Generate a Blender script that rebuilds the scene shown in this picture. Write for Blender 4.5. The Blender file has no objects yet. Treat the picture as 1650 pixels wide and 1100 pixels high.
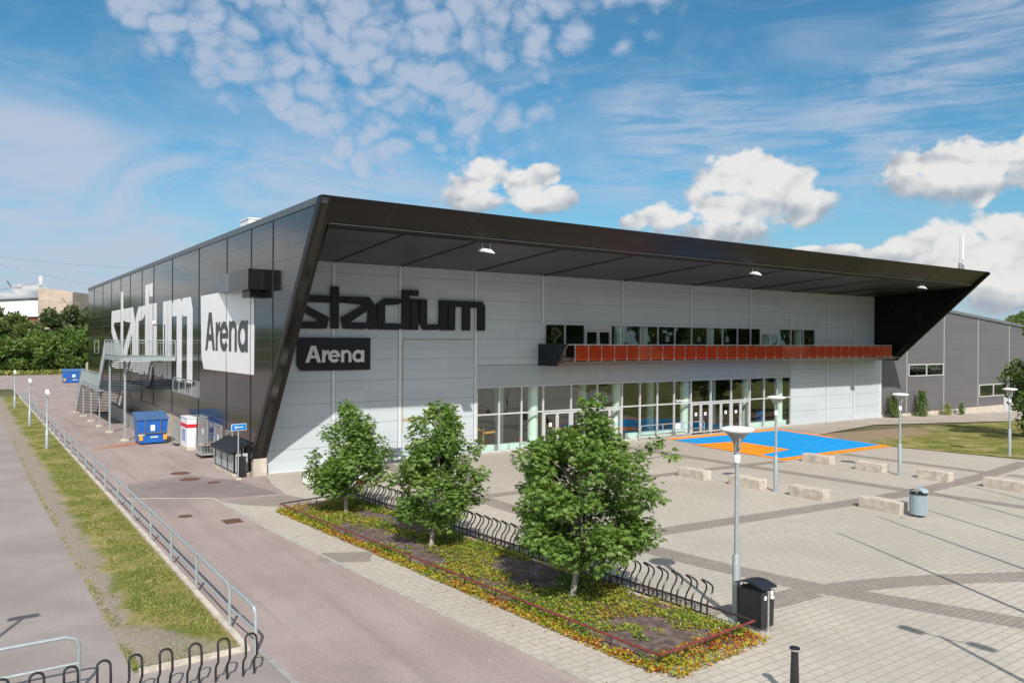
import bpy, bmesh, math, random
import numpy as np
from mathutils import Vector, Matrix, noise
from mathutils.geometry import tessellate_polygon
random.seed(7)
RNG = np.random.default_rng(7)
SC = bpy.context.scene
COL = SC.collection
S = 1.2                      # one drawing unit is 1.2 m (applied to every top-level object at the end)

# ------------------------------------------------------------------ camera
F = 1263.24
CAM = Vector((-11.36, -35.40, 6.10))
yaw, pit, rol = math.radians(55.1514), math.radians(-0.0633), math.radians(0.3504)
fw = Vector((math.cos(yaw), math.sin(yaw), 0)); rt = Vector((math.sin(yaw), -math.cos(yaw), 0)); up = Vector((0, 0, 1))
D_ = fw * math.cos(pit) + up * math.sin(pit); u2 = -fw * math.sin(pit) + up * math.cos(pit)
R_ = rt * math.cos(rol) + u2 * math.sin(rol); U_ = -rt * math.sin(rol) + u2 * math.cos(rol)
cam = bpy.data.cameras.new('camera'); co = bpy.data.objects.new('camera', cam); COL.objects.link(co)
m = Matrix.Identity(4)
for i in range(3):
    m[i][0] = R_[i]; m[i][1] = U_[i]; m[i][2] = -D_[i]; m[i][3] = CAM[i] * S
co.matrix_world = m
cam.sensor_width = 36; cam.lens = F / 1650 * 36; cam.clip_start = 0.2; cam.clip_end = 5000
SC.camera = co
SC.view_settings.view_transform = 'Standard'; SC.view_settings.look = 'None'
SC.view_settings.exposure = 0.34; SC.view_settings.gamma = 1
SC.view_settings.use_curve_mapping = False
SC.render.engine = 'CYCLES'
SC.cycles.use_denoising = True
SC.cycles.max_bounces = 7; SC.cycles.transparent_max_bounces = 12
SC.cycles.sample_clamp_indirect = 6

# ------------------------------------------------------------------ sun
LDIR = Vector((0.48, 1.0, -1.0)).normalized()
sl = bpy.data.lights.new('sun', 'SUN'); sl.energy = 4.2; sl.angle = math.radians(0.53); sl.color = (1.0, 0.945, 0.87)
so = bpy.data.objects.new('sun', sl); COL.objects.link(so); so.location = (-40, -60, 80)
so.rotation_euler = LDIR.to_track_quat('-Z', 'Y').to_euler()
SUN_EL = math.asin(-LDIR.z); SUN_AZ = math.atan2(-LDIR.x, -LDIR.y)

# ------------------------------------------------------------------ node helpers
class NT:
    def __init__(s, nt): s.nt = nt
    def new(s, t, **k):
        n = s.nt.nodes.new(t)
        for a, b in k.items(): setattr(n, a, b)
        return n
    def put(s, sock, v):
        if isinstance(v, bpy.types.NodeSocket): s.nt.links.new(v, sock)
        elif v is not None: sock.default_value = v
    def m(s, op, a, b=None, c=None, clamp=False):
        n = s.new('ShaderNodeMath', operation=op, use_clamp=clamp)
        for i, v in enumerate((a, b, c)): s.put(n.inputs[i], v)
        return n.outputs[0]
    def v(s, op, a, b=None, out=0):
        n = s.new('ShaderNodeVectorMath', operation=op)
        s.put(n.inputs[0], a)
        if b is not None: s.put(n.inputs[1], b)
        return n.outputs[out]
    def comb(s, x, y, z):
        n = s.new('ShaderNodeCombineXYZ')
        for i, q in enumerate((x, y, z)): s.put(n.inputs[i], q)
        return n.outputs[0]
    def sep(s, a):
        n = s.new('ShaderNodeSeparateXYZ'); s.put(n.inputs[0], a); return n.outputs
    def noise(s, vec, scale, detail=4, rough=.55, dist=0):
        n = s.new('ShaderNodeTexNoise'); s.put(n.inputs['Vector'], vec)
        n.inputs['Scale'].default_value = scale; n.inputs['Detail'].default_value = detail
        n.inputs['Roughness'].default_value = rough; n.inputs['Distortion'].default_value = dist
        return n.outputs['Fac']
    def ss(s, x, a, b, lo=0., hi=1.):
        n = s.new('ShaderNodeMapRange', interpolation_type='SMOOTHSTEP')
        s.put(n.inputs[0], x); s.put(n.inputs[1], a); s.put(n.inputs[2], b); s.put(n.inputs[3], lo); s.put(n.inputs[4], hi)
        return n.outputs[0]
    def mix(s, f, a, b):
        n = s.new('ShaderNodeMix', data_type='RGBA')
        s.put(n.inputs[0], f)
        for i, q in ((6, a), (7, b)):
            if isinstance(q, (tuple, list)): q = (*q[:3], 1)
            s.put(n.inputs[i], q)
        return n.outputs[2]

# ------------------------------------------------------------------ world: sky with clouds
w = bpy.data.worlds.new('World'); SC.world = w; w.use_nodes = True
N = NT(w.node_tree); w.node_tree.nodes.clear()
sky = N.new('ShaderNodeTexSky', sky_type='NISHITA', sun_disc=False, sun_elevation=SUN_EL, sun_rotation=SUN_AZ, altitude=0, air_density=1.0, dust_density=0.6, ozone_density=2.5)
tc = N.new('ShaderNodeTexCoord')
d = N.v('NORMALIZE', tc.outputs['Generated'])
dx, dy, dz = N.sep(d)
az = N.m('ARCTAN2', dx, dy)
el = N.m('ARCSINE', dz)
def pxdir(px, py):
    r = R_ * ((px - 825) / F) - U_ * ((py - 550) / F) + D_
    r.normalize(); return math.atan2(r.x, r.y), math.asin(r.z)
zc = N.m('ADD', N.m('MAXIMUM', dz, 0.0), 0.06)
q = N.comb(N.m('DIVIDE', dx, zc), N.m('DIVIDE', dy, zc), 0.0)
ang = N.comb(az, el, 0.0)
lits = []
def region(px, py, rx, ry, rot=0.0, lit=False):
    a, e = pxdir(px, py)
    u = N.m('SUBTRACT', az, a); v_ = N.m('SUBTRACT', el, e)
    c, s_ = math.cos(rot), math.sin(rot)
    uu = N.m('ADD', N.m('MULTIPLY', u, c), N.m('MULTIPLY', v_, s_))
    vv = N.m('SUBTRACT', N.m('MULTIPLY', v_, c), N.m('MULTIPLY', u, s_))
    uu = N.m('DIVIDE', uu, rx / F); vv = N.m('DIVIDE', vv, ry / F)
    u2_ = N.m('MULTIPLY', uu, uu)
    r2 = N.m('ADD', u2_, N.m('MULTIPLY', vv, vv))
    if lit:
        v2 = N.m('SUBTRACT', vv, .62); lits.append(N.m('SUBTRACT', 1.0, N.m('SQRT', N.m('ADD', u2_, N.m('MULTIPLY', v2, v2)))))
    return N.m('SUBTRACT', 1.0, N.m('SQRT', r2))        # 1 in the middle, 0 on the rim
def mx(l):
    o = l[0]
    for k in l[1:]: o = N.m('MAXIMUM', o, k)
    return o
wob = N.m('MULTIPLY', N.m('SUBTRACT', N.noise(ang, 5.5, 5, .6), .5), 1.6)
# small rippled high clouds, upper left and middle
regA = mx([region(380, 20, 330, 170, -.5), region(640, 90, 330, 190, -.2), region(560, 195, 150, 95, -.6), region(930, -20, 260, 120, .1)])
mA = N.ss(N.m('ADD', regA, N.m('MULTIPLY', wob, .55)), 0.0, .55)
wrp = N.v('MULTIPLY', N.comb(N.m('SUBTRACT', N.noise(ang, 14, 2), .5), N.m('SUBTRACT', N.noise(N.v('ADD', ang, (7, 7, 0)), 14, 4), .5), 0), (.09, .07, 0))
vo = N.new('ShaderNodeTexVoronoi', feature='F1'); vo.inputs['Scale'].default_value = 33
N.put(vo.inputs['Vector'], N.v('ADD', N.v('MULTIPLY', ang, (1., 1.45, 1.)), wrp))
puff = N.m('SUBTRACT', 1.0, N.m('MULTIPLY', vo.outputs['Distance'], 1.05))
n1 = N.noise(ang, 9, 5, .6, .3); n2 = N.noise(N.v('MULTIPLY', ang, (1., 1.5, 1.)), 48, 5, .62, .3)
rip = N.m('ADD', N.m('MULTIPLY', puff, .42), N.m('ADD', N.m('MULTIPLY', n1, .42), N.m('MULTIPLY', n2, .34)))
aA = N.m('MULTIPLY', N.ss(N.m('ADD', rip, N.m('MULTIPLY', mA, .16)), .50, .86), N.ss(mA, 0., .5))
aA = N.m('MULTIPLY', aA, .80)
# soft veils and streaks
st = N.comb(N.m('MULTIPLY', az, 1.0), N.m('MULTIPLY', el, 3.2), 0.3)
stn = N.noise(st, 4.5, 7, .62, .8)
fine = N.noise(N.comb(N.m('ADD', N.m('MULTIPLY', az, 3.0), N.m('MULTIPLY', el, 6)), N.m('MULTIPLY', el, 26.0), .7), 2.6, 5, .65, .6)
regB = mx([region(200, 340, 620, 210, 0), region(150, 430, 700, 140, 0), region(60, 210, 210, 60, 0), region(520, 300, 330, 110, 0)])
regC = mx([region(1120, 215, 260, 120, -.15), region(1450, 170, 420, 110, .42), region(1560, 60, 240, 90, .5), region(1250, 270, 520, 70, .05)])
regH = N.ss(el, pxdir(825, 260)[1], pxdir(825, 500)[1])
aB = N.m('MULTIPLY', N.ss(N.m('ADD', regB, N.m('MULTIPLY', wob, .5)), 0., .8), N.ss(stn, .28, .60))
aB = N.m('MULTIPLY', aB, .86)
aC = N.m('MULTIPLY', N.ss(N.m('ADD', regC, N.m('MULTIPLY', wob, .4)), 0., .7), N.ss(N.m('ADD', N.m('MULTIPLY', stn, .45), N.m('MULTIPLY', fine, .55)), .38, .64))
aC = N.m('MULTIPLY', aC, .72)
lefth = N.m('MULTIPLY', N.ss(az, pxdir(900, 300)[0], pxdir(-100, 300)[0]), N.ss(el, pxdir(200, 90)[1], pxdir(200, 300)[1], 0., 1.))
aE = N.m('ADD', N.m('MULTIPLY', N.ss(stn, .42, .75), N.m('MULTIPLY', N.ss(el, .02, .5, 1., .55), .5)), N.m('MULTIPLY', lefth, N.ss(N.noise(ang, 5, 5, .6, .5), .3, .65, .10, .42)))
veil = mx([aA, aB, aC, aE])
aH = N.m('MULTIPLY', regH, .62)
# heaped clouds
blobs = [(745,300,62,44),(790,285,58,42),(835,300,48,34),(778,325,95,32),(872,278,34,22),(902,324,36,26),(858,335,60,26),
 (1185,290,70,46),(1215,275,60,36),(1282,292,44,36),(1240,325,100,62),(1180,340,90,50),(1300,335,60,45),(1040,352,62,26),(1090,360,80,28),(1010,358,30,18),(1150,375,170,36),
 (1470,262,58,40),(1530,258,56,42),(1590,270,70,44),(1660,275,70,50),(1500,295,90,28),(1580,300,110,30),
 (1480,395,70,28),(1530,385,60,28),(1440,410,90,24),(1560,405,90,34),(1625,378,60,40),(1660,400,80,60),(1600,440,120,40),(1640,480,120,40),(1375,405,50,16),(1300,403,30,8),
 (15,482,40,16),(45,470,30,14),(120,486,40,16),(128,500,50,14),(160,480,30,12)]
for (px, py, rx, ry) in [(-250,430,150,70),(-420,460,160,60),(1850,400,180,90),(2050,300,160,80),(-900,380,200,90),(2600,380,220,90),(3200,420,220,80)]:
    blobs.append((px, py, rx, ry))
def billow(off, sc, det):
    v = N.new('ShaderNodeTexVoronoi', feature='F1'); v.inputs['Scale'].default_value = sc
    v.inputs['Detail'].default_value = det; v.inputs['Roughness'].default_value = .5; v.normalize = True
    wq = N.v('MULTIPLY', N.comb(N.m('SUBTRACT', N.noise(ang, 26, 4), .5), N.m('SUBTRACT', N.noise(N.v('ADD', ang, (5, 2, 0)), 26, 4), .5), 0), (.035, .03, 0))
    N.put(v.inputs['Vector'], N.v('ADD', N.v('ADD', N.v('MULTIPLY', ang, (1., 1.2, 1.)), wq), off))
    return N.m('SUBTRACT', 1.0, v.outputs['Distance'])
b1 = billow((0, 0, 0), 30, 1.5); b2 = billow((.007, -.011, 0), 30, 1.5)
bn = N.noise(N.v('MULTIPLY', ang, (1., 1.3, 1.)), 13.0, 8, .6, .2)
bl = []
for b in blobs: bl.append(region(*b, lit=True))
base = mx(bl); lit = mx(lits)
den = N.m('ADD', N.m('MULTIPLY', N.m('SUBTRACT', b1, .72), 1.25), N.m('MULTIPLY', N.m('SUBTRACT', bn, .55), 2.0))
cf = N.m('ADD', base, den)
softw = N.ss(lit, -.35, .30, .85, .32)          # crisp tops, ragged misty bases
aK = N.m('MULTIPLY', N.ss(cf, 0.0, softw), .96)
relief = N.m('MULTIPLY', N.m('SUBTRACT', b1, b2), 1.6)
litf = N.m('ADD', N.m('ADD', lit, N.m('MULTIPLY', N.m('SUBTRACT', bn, .5), 1.1)), relief)
shade = N.m('MAXIMUM', N.ss(litf, -.15, .78), N.ss(cf, .22, .04, 0., .6))
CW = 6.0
skyc = N.mix(1.0, sky.outputs[0], (0, 0, 0))
mulc = N.new('ShaderNodeMix', data_type='RGBA', blend_type='MULTIPLY')
mulc.inputs[0].default_value = 1; N.put(mulc.inputs[6], sky.outputs[0]); mulc.inputs[7].default_value = (.40, .83, .90, 1)
c1 = N.mix(aH, mulc.outputs[2], (CW * .52, CW * .68, CW * .84))
c1 = N.mix(veil, c1, (CW * .66, CW * .75, CW * .92))
cc = N.new('ShaderNodeMix', data_type='RGBA')
N.put(cc.inputs[0], shade); cc.inputs[6].default_value = (CW * .50, CW * .56, CW * .64, 1); cc.inputs[7].default_value = (CW * 1.10, CW * 1.08, CW * 1.05, 1)
c2 = N.mix(aK, c1, cc.outputs[2])
# unseen bright cloud added to the sky behind the camera to lift shadow fill
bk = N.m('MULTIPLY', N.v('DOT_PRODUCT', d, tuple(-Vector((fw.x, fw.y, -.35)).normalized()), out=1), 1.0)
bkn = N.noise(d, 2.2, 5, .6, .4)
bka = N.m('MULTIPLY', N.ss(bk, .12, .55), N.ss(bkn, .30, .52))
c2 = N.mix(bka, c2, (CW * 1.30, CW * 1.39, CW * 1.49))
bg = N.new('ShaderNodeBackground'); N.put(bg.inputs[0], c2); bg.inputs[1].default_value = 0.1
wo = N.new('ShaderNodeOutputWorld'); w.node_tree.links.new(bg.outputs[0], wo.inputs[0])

# ------------------------------------------------------------------ materials
def newmat(name):
    mt = bpy.data.materials.new(name); mt.use_nodes = True
    n = NT(mt.node_tree); p = mt.node_tree.nodes['Principled BSDF']
    return mt, n, p
def setp(n, p, **k):
    for a, b in k.items():
        s_ = p.inputs[{'col': 'Base Color', 'rough': 'Roughness', 'metal': 'Metallic', 'spec': 'Specular IOR Level', 'norm': 'Normal', 'coat': 'Coat Weight', 'coatr': 'Coat Roughness', 'alpha': 'Alpha'}[a]]
        if a == 'col' and isinstance(b, tuple): b = (*b[:3], 1)
        n.put(s_, b)
def bump(n, h, strength=.3, dist=.02, normal=None):
    b = n.new('ShaderNodeBump'); b.inputs['Strength'].default_value = strength; b.inputs['Distance'].default_value = dist
    n.put(b.inputs['Height'], h)
    if normal is not None: n.put(b.inputs['Normal'], normal)
    return b.outputs[0]
def ocoord(n): return n.new('ShaderNodeTexCoord').outputs['Object']
def sc3(c, k): return tuple(min(1, x * k) for x in c)
_mc = {}
def plain(name, col, rough=.5, metal=0., var=.12, scale=3., spec=.5, bmp=.0):
    if name in _mc: return _mc[name]
    mt, n, p = newmat(name); o = ocoord(n)
    f = n.m('ADD', n.m('MULTIPLY', n.noise(o, scale, 6, .6), .7), n.m('MULTIPLY', n.noise(o, scale * 9, 3), .3))
    c = n.mix(n.ss(f, .3, .7), sc3(col, 1 - var), sc3(col, 1 + var))
    setp(n, p, col=c, rough=n.ss(f, .2, .8, max(.02, rough - .07), min(1, rough + .07)), metal=metal, spec=spec)
    if bmp: setp(n, p, norm=bump(n, n.noise(o, scale * 12, 5), bmp, .01))
    _mc[name] = mt; return mt
GALV = plain('galvanised_steel', (.33, .375, .385), .42, .25, .12, 6)
TREADM = plain('shade_darkened_grating', (.06, .066, .068), .5, .2, .12, 6)  # stair treads and decks: shade under the stair put into a darker steel colour
BLACKP = plain('black_paint', (.018, .019, .022), .35, 0, .3, 8)
BLKRACK = plain('black_rack_paint', (.02, .02, .022), .3, 0, .3, 8)
CONC = plain('pale_concrete', (.47, .42, .355), .9, 0, .26, 3.5, .3, .5)
CONC2 = plain('grey_concrete', (.28, .275, .26), .9, 0, .2, 2.5, .3, .4)
WHITE = plain('white_paint', (.72, .73, .73), .4, 0, .05, 4)
GREYP = plain('grey_paint', (.25, .26, .27), .5, 0, .1, 4)
DARK = plain('dark_interior', (.035, .033, .032), .8, 0, .2, 1)
BLUEP = plain('blue_container_paint', (.015, .11, .42), .38, 0, .18, 5)
ORANGEP = plain('orange_paint', (.85, .33, .02), .5, 0, .1, 5)
REDP = plain('red_paint', (.6, .02, .03), .45, 0, .1, 5)
RUSTP = plain('rusty_red_rail_paint', (.16, .035, .028), .55, 0, .35, 9)
FRAMEM = plain('grey_white_window_frame', (.50, .50, .50), .4, .1, .06, 3)
COLM = plain('pale_column', (.82, .90, .84), .6, 0, .05, 2)
SOIL = plain('dark_bark_soil', (.13, .095, .085), .95, 0, .6, 4.5, .2, 1.)
BARKP = plain('pale_flecked_bark', (.32, .29, .26), .9, 0, .5, 9, .2, .8)
BARK = plain('tree_bark', (.20, .175, .15), .9, 0, .35, 14, .2, .8)
RUBBER = plain('black_rubber', (.02, .02, .02), .7, 0, .2, 8)
LAMPW = plain('white_lamp_shade', (.78, .78, .76), .35, 0, .04, 4)
LAMPG = plain('grey_lamp_housing', (.33, .34, .34), .45, .2, .08, 4)
STEEL = plain('stainless_rail', (.55, .57, .57), .3, .6, .06, 4)
SIGNB = plain('blue_sign_face', (.01, .22, .62), .35, 0, .06, 5)
TIMB = plain('grey_timber', (.30, .28, .26), .8, 0, .25, 9)
ANTW = plain('antenna_white', (.68, .70, .70), .4, 0, .05, 4)

def asphalt():
    mt, n, p = newmat('pinkish_asphalt'); o = ocoord(n)
    a = n.noise(o, .35, 6, .6, .4); b = n.noise(o, 60, 3, .7); c = n.noise(n.v('MULTIPLY', o, (1., .12, 1.)), 1.1, 5, .6)
    f = n.m('ADD', n.m('MULTIPLY', a, .55), n.m('MULTIPLY', c, .45))
    col = n.mix(n.ss(f, .35, .66), (.325, .252, .232), (.405, .328, .305))
    col = n.mix(n.ss(b, .35, .75, .0, .35), col, (.17, .15, .145))
    tr = n.noise(n.v('ADD', n.v('MULTIPLY', o, (1., .05, 1.)), (0, 0, 4)), 1.9, 5, .65, .3)
    col = n.mix(n.ss(tr, .50, .68, 0, .38), col, (.19, .16, .15))
    col = n.mix(n.ss(n.noise(n.v('ADD', o, (30, 5, 0)), .22, 5, .65, .8), .55, .70, 0, .4), col, (.21, .18, .17))
    col = n.mix(n.ss(n.noise(o, 16, 4, .85), .36, .62, .42, 0.), col, (.15, .13, .12))
    col = n.mix(n.ss(n.noise(n.v('ADD', o, (3, 8, 0)), 14, 5, .85), .60, .78, 0, .5), col, (.50, .45, .42))
    # rust run-off beside the container
    x, y, z = n.sep(o)
    ex = n.m('DIVIDE', n.m('ADD', x, 3.6), 2.4); ey = n.m('DIVIDE', n.m('SUBTRACT', y, n.m('ADD', 14.3, n.m('MULTIPLY', n.m('ADD', x, 3.3), .55))), .85)
    rr = n.m('ADD', n.m('ADD', n.m('MULTIPLY', ex, ex), n.m('MULTIPLY', ey, ey)), n.m('MULTIPLY', n.m('SUBTRACT', n.noise(o, 2.2, 5), .5), 1.4))
    col = n.mix(n.ss(rr, 0., 1.1, .75, 0.), col, (.36, .13, .04))
    setp(n, p, col=col, rough=.93, spec=.25, norm=bump(n, b, .35, .01))
    return mt
ASPH = asphalt()
def asph_plain(name, c0, c1):
    mt, n, p = newmat(name); o = ocoord(n)
    b = n.noise(o, 60, 3, .7)
    col = n.mix(n.ss(n.noise(o, .4, 6, .6, .3), .35, .65), c0, c1)
    col = n.mix(n.ss(b, .35, .75, .0, .3), col, sc3(c0, .6)); col = n.mix(n.ss(n.noise(o, 19, 4, .8), .36, .66, .28, 0.), col, sc3(c0, .6)); col = n.mix(n.ss(n.noise(n.v('ADD', o, (3, 8, 0)), 14, 5, .85), .60, .78, 0, .45), col, sc3(c1, 1.4))
    setp(n, p, col=col, rough=.93, spec=.25, norm=bump(n, b, .35, .01)); return mt
PATHM = asph_plain('grey_path_asphalt', (.27, .235, .22), (.335, .295, .275))
PATCHM = asph_plain('darker_asphalt', (.20, .165, .155), (.265, .225, .21))
def pavers(name, c0, c1, mort, bw=.36, bh=.215, rot=0., tone=.5, mm=.012):
    mt, n, p = newmat(name); o = ocoord(n)
    mp = n.new('ShaderNodeMapping'); n.put(mp.inputs[0], o); mp.inputs['Rotation'].default_value = (0, 0, rot)
    br = n.new('ShaderNodeTexBrick'); n.put(br.inputs['Vector'], mp.outputs[0])
    br.inputs['Scale'].default_value = 1; br.inputs['Brick Width'].default_value = bw; br.inputs['Row Height'].default_value = bh
    br.inputs['Mortar Size'].default_value = mm; br.inputs['Mortar Smooth'].default_value = .3; br.inputs['Bias'].default_value = 0
    br.inputs['Color1'].default_value = (*c0, 1); br.inputs['Color2'].default_value = (*c1, 1); br.inputs['Mortar'].default_value = (*mort, 1)
    a = n.noise(o, .28, 6, .62, .5); b = n.noise(o, 5, 5, .6)
    col = n.mix(n.ss(a, .35, .68, 0., tone), br.outputs['Color'], sc3(c0, .72))
    col = n.mix(n.ss(n.noise(n.v('ADD', o, (40, 3, 0)), .9, 6, .7), .55, .75, 0, .3), col, sc3(c0, 1.25))
    col = n.mix(n.ss(b, .45, .8, 0., .35), col, sc3(c0, .66))
    wn2 = n.noise(n.v('ADD', o, (14, 3, 0)), .07, 5, .6, .6); col = n.mix(n.ss(wn2, .42, .62, 0., .35), col, sc3(c0, .80))
    run = n.noise(n.v('MULTIPLY', o, (.25, 1.2, 1.)), .8, 6, .7, .5); col = n.mix(n.ss(run, .55, .75, 0., .35), col, (c0[0]*.78, c0[1]*.74, c0[2]*.70))
    sp = n.noise(n.v('ADD', o, (4, 31, 0)), 2.6, 2, .4)
    col = n.mix(n.ss(sp, .76, .79, 0, .6), col, (.10, .09, .08))
    h = n.m('ADD', n.m('MULTIPLY', br.outputs['Fac'], -1.), n.m('MULTIPLY', n.noise(o, 40, 3), .25))
    setp(n, p, col=col, rough=.9, spec=.25, norm=bump(n, h, .5, .008)); return mt
PAVE = pavers('beige_pavers', (.43, .39, .335), (.47, .425, .365), (.27, .24, .20))
PAVD = pavers('grey_brown_pavers', (.27, .235, .205), (.33, .29, .25), (.15, .13, .11), .24, .13)
def court():
    mt, n, p = newmat('court_rubber'); o = ocoord(n)
    return mt
def flat(name, c, rough=.85):
    mt, n, p = newmat(name); o = ocoord(n)
    col = n.mix(n.ss(n.noise(o, 1.3, 6, .65), .35, .7), sc3(c, .88), sc3(c, 1.08))
    col = n.mix(n.ss(n.noise(o, 30, 3), .4, .8, 0, .25), col, sc3(c, .7)); col = n.mix(n.ss(n.noise(n.v('MULTIPLY', o, (.6, 1.6, 1)), 1.1, 7, .75, .8), .55, .8, 0, .30), col, (.36, .36, .36))
    setp(n, p, col=col, rough=rough, spec=.3, norm=bump(n, n.noise(o, 60, 3), .3, .006)); return mt
CBLUE = flat('blue_court_rubber', (.003, .29, .70)); CORAN = flat('orange_court_rubber', (.95, .27, .01))
def grassmat(name, lawn):
    mt, n, p = newmat(name); o = ocoord(n)
    a = n.noise(o, .7, 7, .65, .4); b = n.noise(o, 7, 6, .7); c = n.noise(o, 45, 3, .7)
    f = n.m('ADD', n.m('MULTIPLY', a, .6), n.m('MULTIPLY', b, .4))
    col = n.mix(n.ss(f, .38, .58), (.12, .15, .025), (.21, .21, .045))
    col = n.mix(n.ss(f, .47, .60), col, (.40, .31, .15))
    x, y, z = n.sep(o)
    if not lawn:
        # worn gravel track along the path side and bare ground at the near end
        wv = n.m('ADD', n.m('MULTIPLY', n.m('SUBTRACT', n.noise(o, .9, 5, .6), .5), 1.1), n.m('MULTIPLY', n.m('SUBTRACT', n.noise(o, 6, 5, .8), .5), .9))
        g = n.ss(n.m('ADD', n.m('ADD', x, 8.35), wv), -.25, .18, 1., 0.)
        e = n.ss(n.m('ADD', n.m('ADD', y, 18.6), n.m('ADD', n.m('MULTIPLY', n.m('ADD', x, 7.6), 1.6), wv)), -.3, .3, 1., 0.)
        gm = n.m('MAXIMUM', g, n.m('MULTIPLY', e, .85))
        grav = n.mix(n.ss(n.noise(o, 22, 5, .8), .35, .65), (.23, .185, .15), (.42, .36, .31))
        col = n.mix(gm, col, grav)
        dry = n.ss(n.m('ADD', x, 7.15), .0, .3, 0., .75)
        col = n.mix(n.m('MULTIPLY', dry, n.ss(b, .35, .6)), col, (.36, .26, .13))
    else:
        dd = n.m('ADD', n.m('DIVIDE', n.m('SUBTRACT', x, 37.5), 9.5), n.m('MULTIPLY', n.m('SUBTRACT', n.noise(o, .5, 6, .7), .5), 1.6))
        yy = n.m('DIVIDE', n.m('ADD', y, 5.2), 4.)
        r = n.m('SQRT', n.m('ADD', n.m('MULTIPLY', dd, dd), n.m('MULTIPLY', yy, yy)))
        col = n.mix(n.ss(n.m('ADD', r, n.m('MULTIPLY', n.m('SUBTRACT', b, .5), 1.5)), .55, 1.05, 1., 0.), col, (.33, .24, .17))
    col = n.mix(n.ss(c, .3, .75, 0, .5), col, (.05, .06, .015))
    setp(n, p, col=col, rough=.95, spec=.15, norm=bump(n, n.m('ADD', b, c), .6, .04)); return mt
GRASSM = grassmat('verge_grass', False); LAWNM = grassmat('lawn_grass', True)
def groundmat():
    mt, n, p = newmat('open_ground'); o = ocoord(n)
    f = n.noise(o, .03, 6, .6)
    col = n.mix(n.ss(f, .4, .6), (.07, .08, .035), (.13, .125, .07))
    setp(n, p, col=col, rough=.95, spec=.1); return mt
GROUNDM = groundmat()
def foliage(name, cols, trans=.35, rough=.5, noise_scale=.9):
    mt = bpy.data.materials.new(name); mt.use_nodes = True; n = NT(mt.node_tree); mt.node_tree.nodes.clear()
    g = n.new('ShaderNodeNewGeometry').outputs['Random Per Island']; o = ocoord(n)
    f = n.m('ADD', n.m('MULTIPLY', g, .6), n.m('MULTIPLY', n.ss(n.noise(o, noise_scale, 4, .6), .3, .7), .4))
    cr = n.new('ShaderNodeValToRGB'); n.put(cr.inputs[0], f); el_ = cr.color_ramp.elements
    while len(el_) < len(cols): el_.new(.5)
    for i, (pos, c) in enumerate(cols): el_[i].position = pos; el_[i].color = (*c, 1)
    pr = n.new('ShaderNodeBsdfPrincipled'); n.put(pr.inputs['Base Color'], cr.outputs[0]); pr.inputs['Roughness'].default_value = rough; pr.inputs['Specular IOR Level'].default_value = .5
    tr = n.new('ShaderNodeBsdfTranslucent')
    hs = n.new('ShaderNodeMix', data_type='RGBA', blend_type='MULTIPLY'); hs.inputs[0].default_value = 1
    n.put(hs.inputs[6], cr.outputs[0]); hs.inputs[7].default_value = (1.5, 1.6, .6, 1)
    n.put(tr.inputs[0], hs.outputs[2])
    mixn = n.new('ShaderNodeMixShader'); mixn.inputs[0].default_value = trans
    n.nt.links.new(pr.outputs[0], mixn.inputs[1]); n.nt.links.new(tr.outputs[0], mixn.inputs[2])
    out = n.new('ShaderNodeOutputMaterial'); n.nt.links.new(mixn.outputs[0], out.inputs[0]); return mt
LEAFA = foliage('young_tree_leaves', [(0, (.065, .13, .025)), (.5, (.125, .22, .04)), (.86, (.23, .33, .075)), (.985, (.26, .28, .06)), (1, (.35, .12, .03))])
LEAFB = foliage('dark_tree_leaves', [(0, (.055, .09, .025)), (.6, (.11, .155, .04)), (1, (.16, .19, .05))], noise_scale=.3)
LEAFC = foliage('bright_shrub_leaves', [(0, (.05, .10, .02)), (.6, (.10, .17, .03)), (1, (.22, .26, .05))], noise_scale=.4)
PINE = foliage('pine_needles', [(0, (.045, .07, .028)), (.6, (.08, .11, .04)), (1, (.14, .16, .06))], noise_scale=.3)
BEDL = foliage('ground_cover_leaves', [(0, (.09, .15, .02)), (.42, (.17, .25, .025)), (.64, (.30, .31, .03)), (.80, (.38, .26, .03)), (.92, (.36, .12, .03)), (1, (.24, .05, .03))], .3, noise_scale=.6)
BEDR = foliage('red_edge_leaves', [(0, (.14, .22, .02)), (.36, (.30, .34, .02)), (.58, (.46, .26, .02)), (.78, (.42, .09, .02)), (1, (.26, .03, .02))], .3, noise_scale=.7)
BLADE = foliage('grass_blades', [(0, (.12, .16, .025)), (.45, (.20, .23, .045)), (.75, (.34, .31, .10)), (1, (.48, .38, .19))], .3, noise_scale=1.3)

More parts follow.
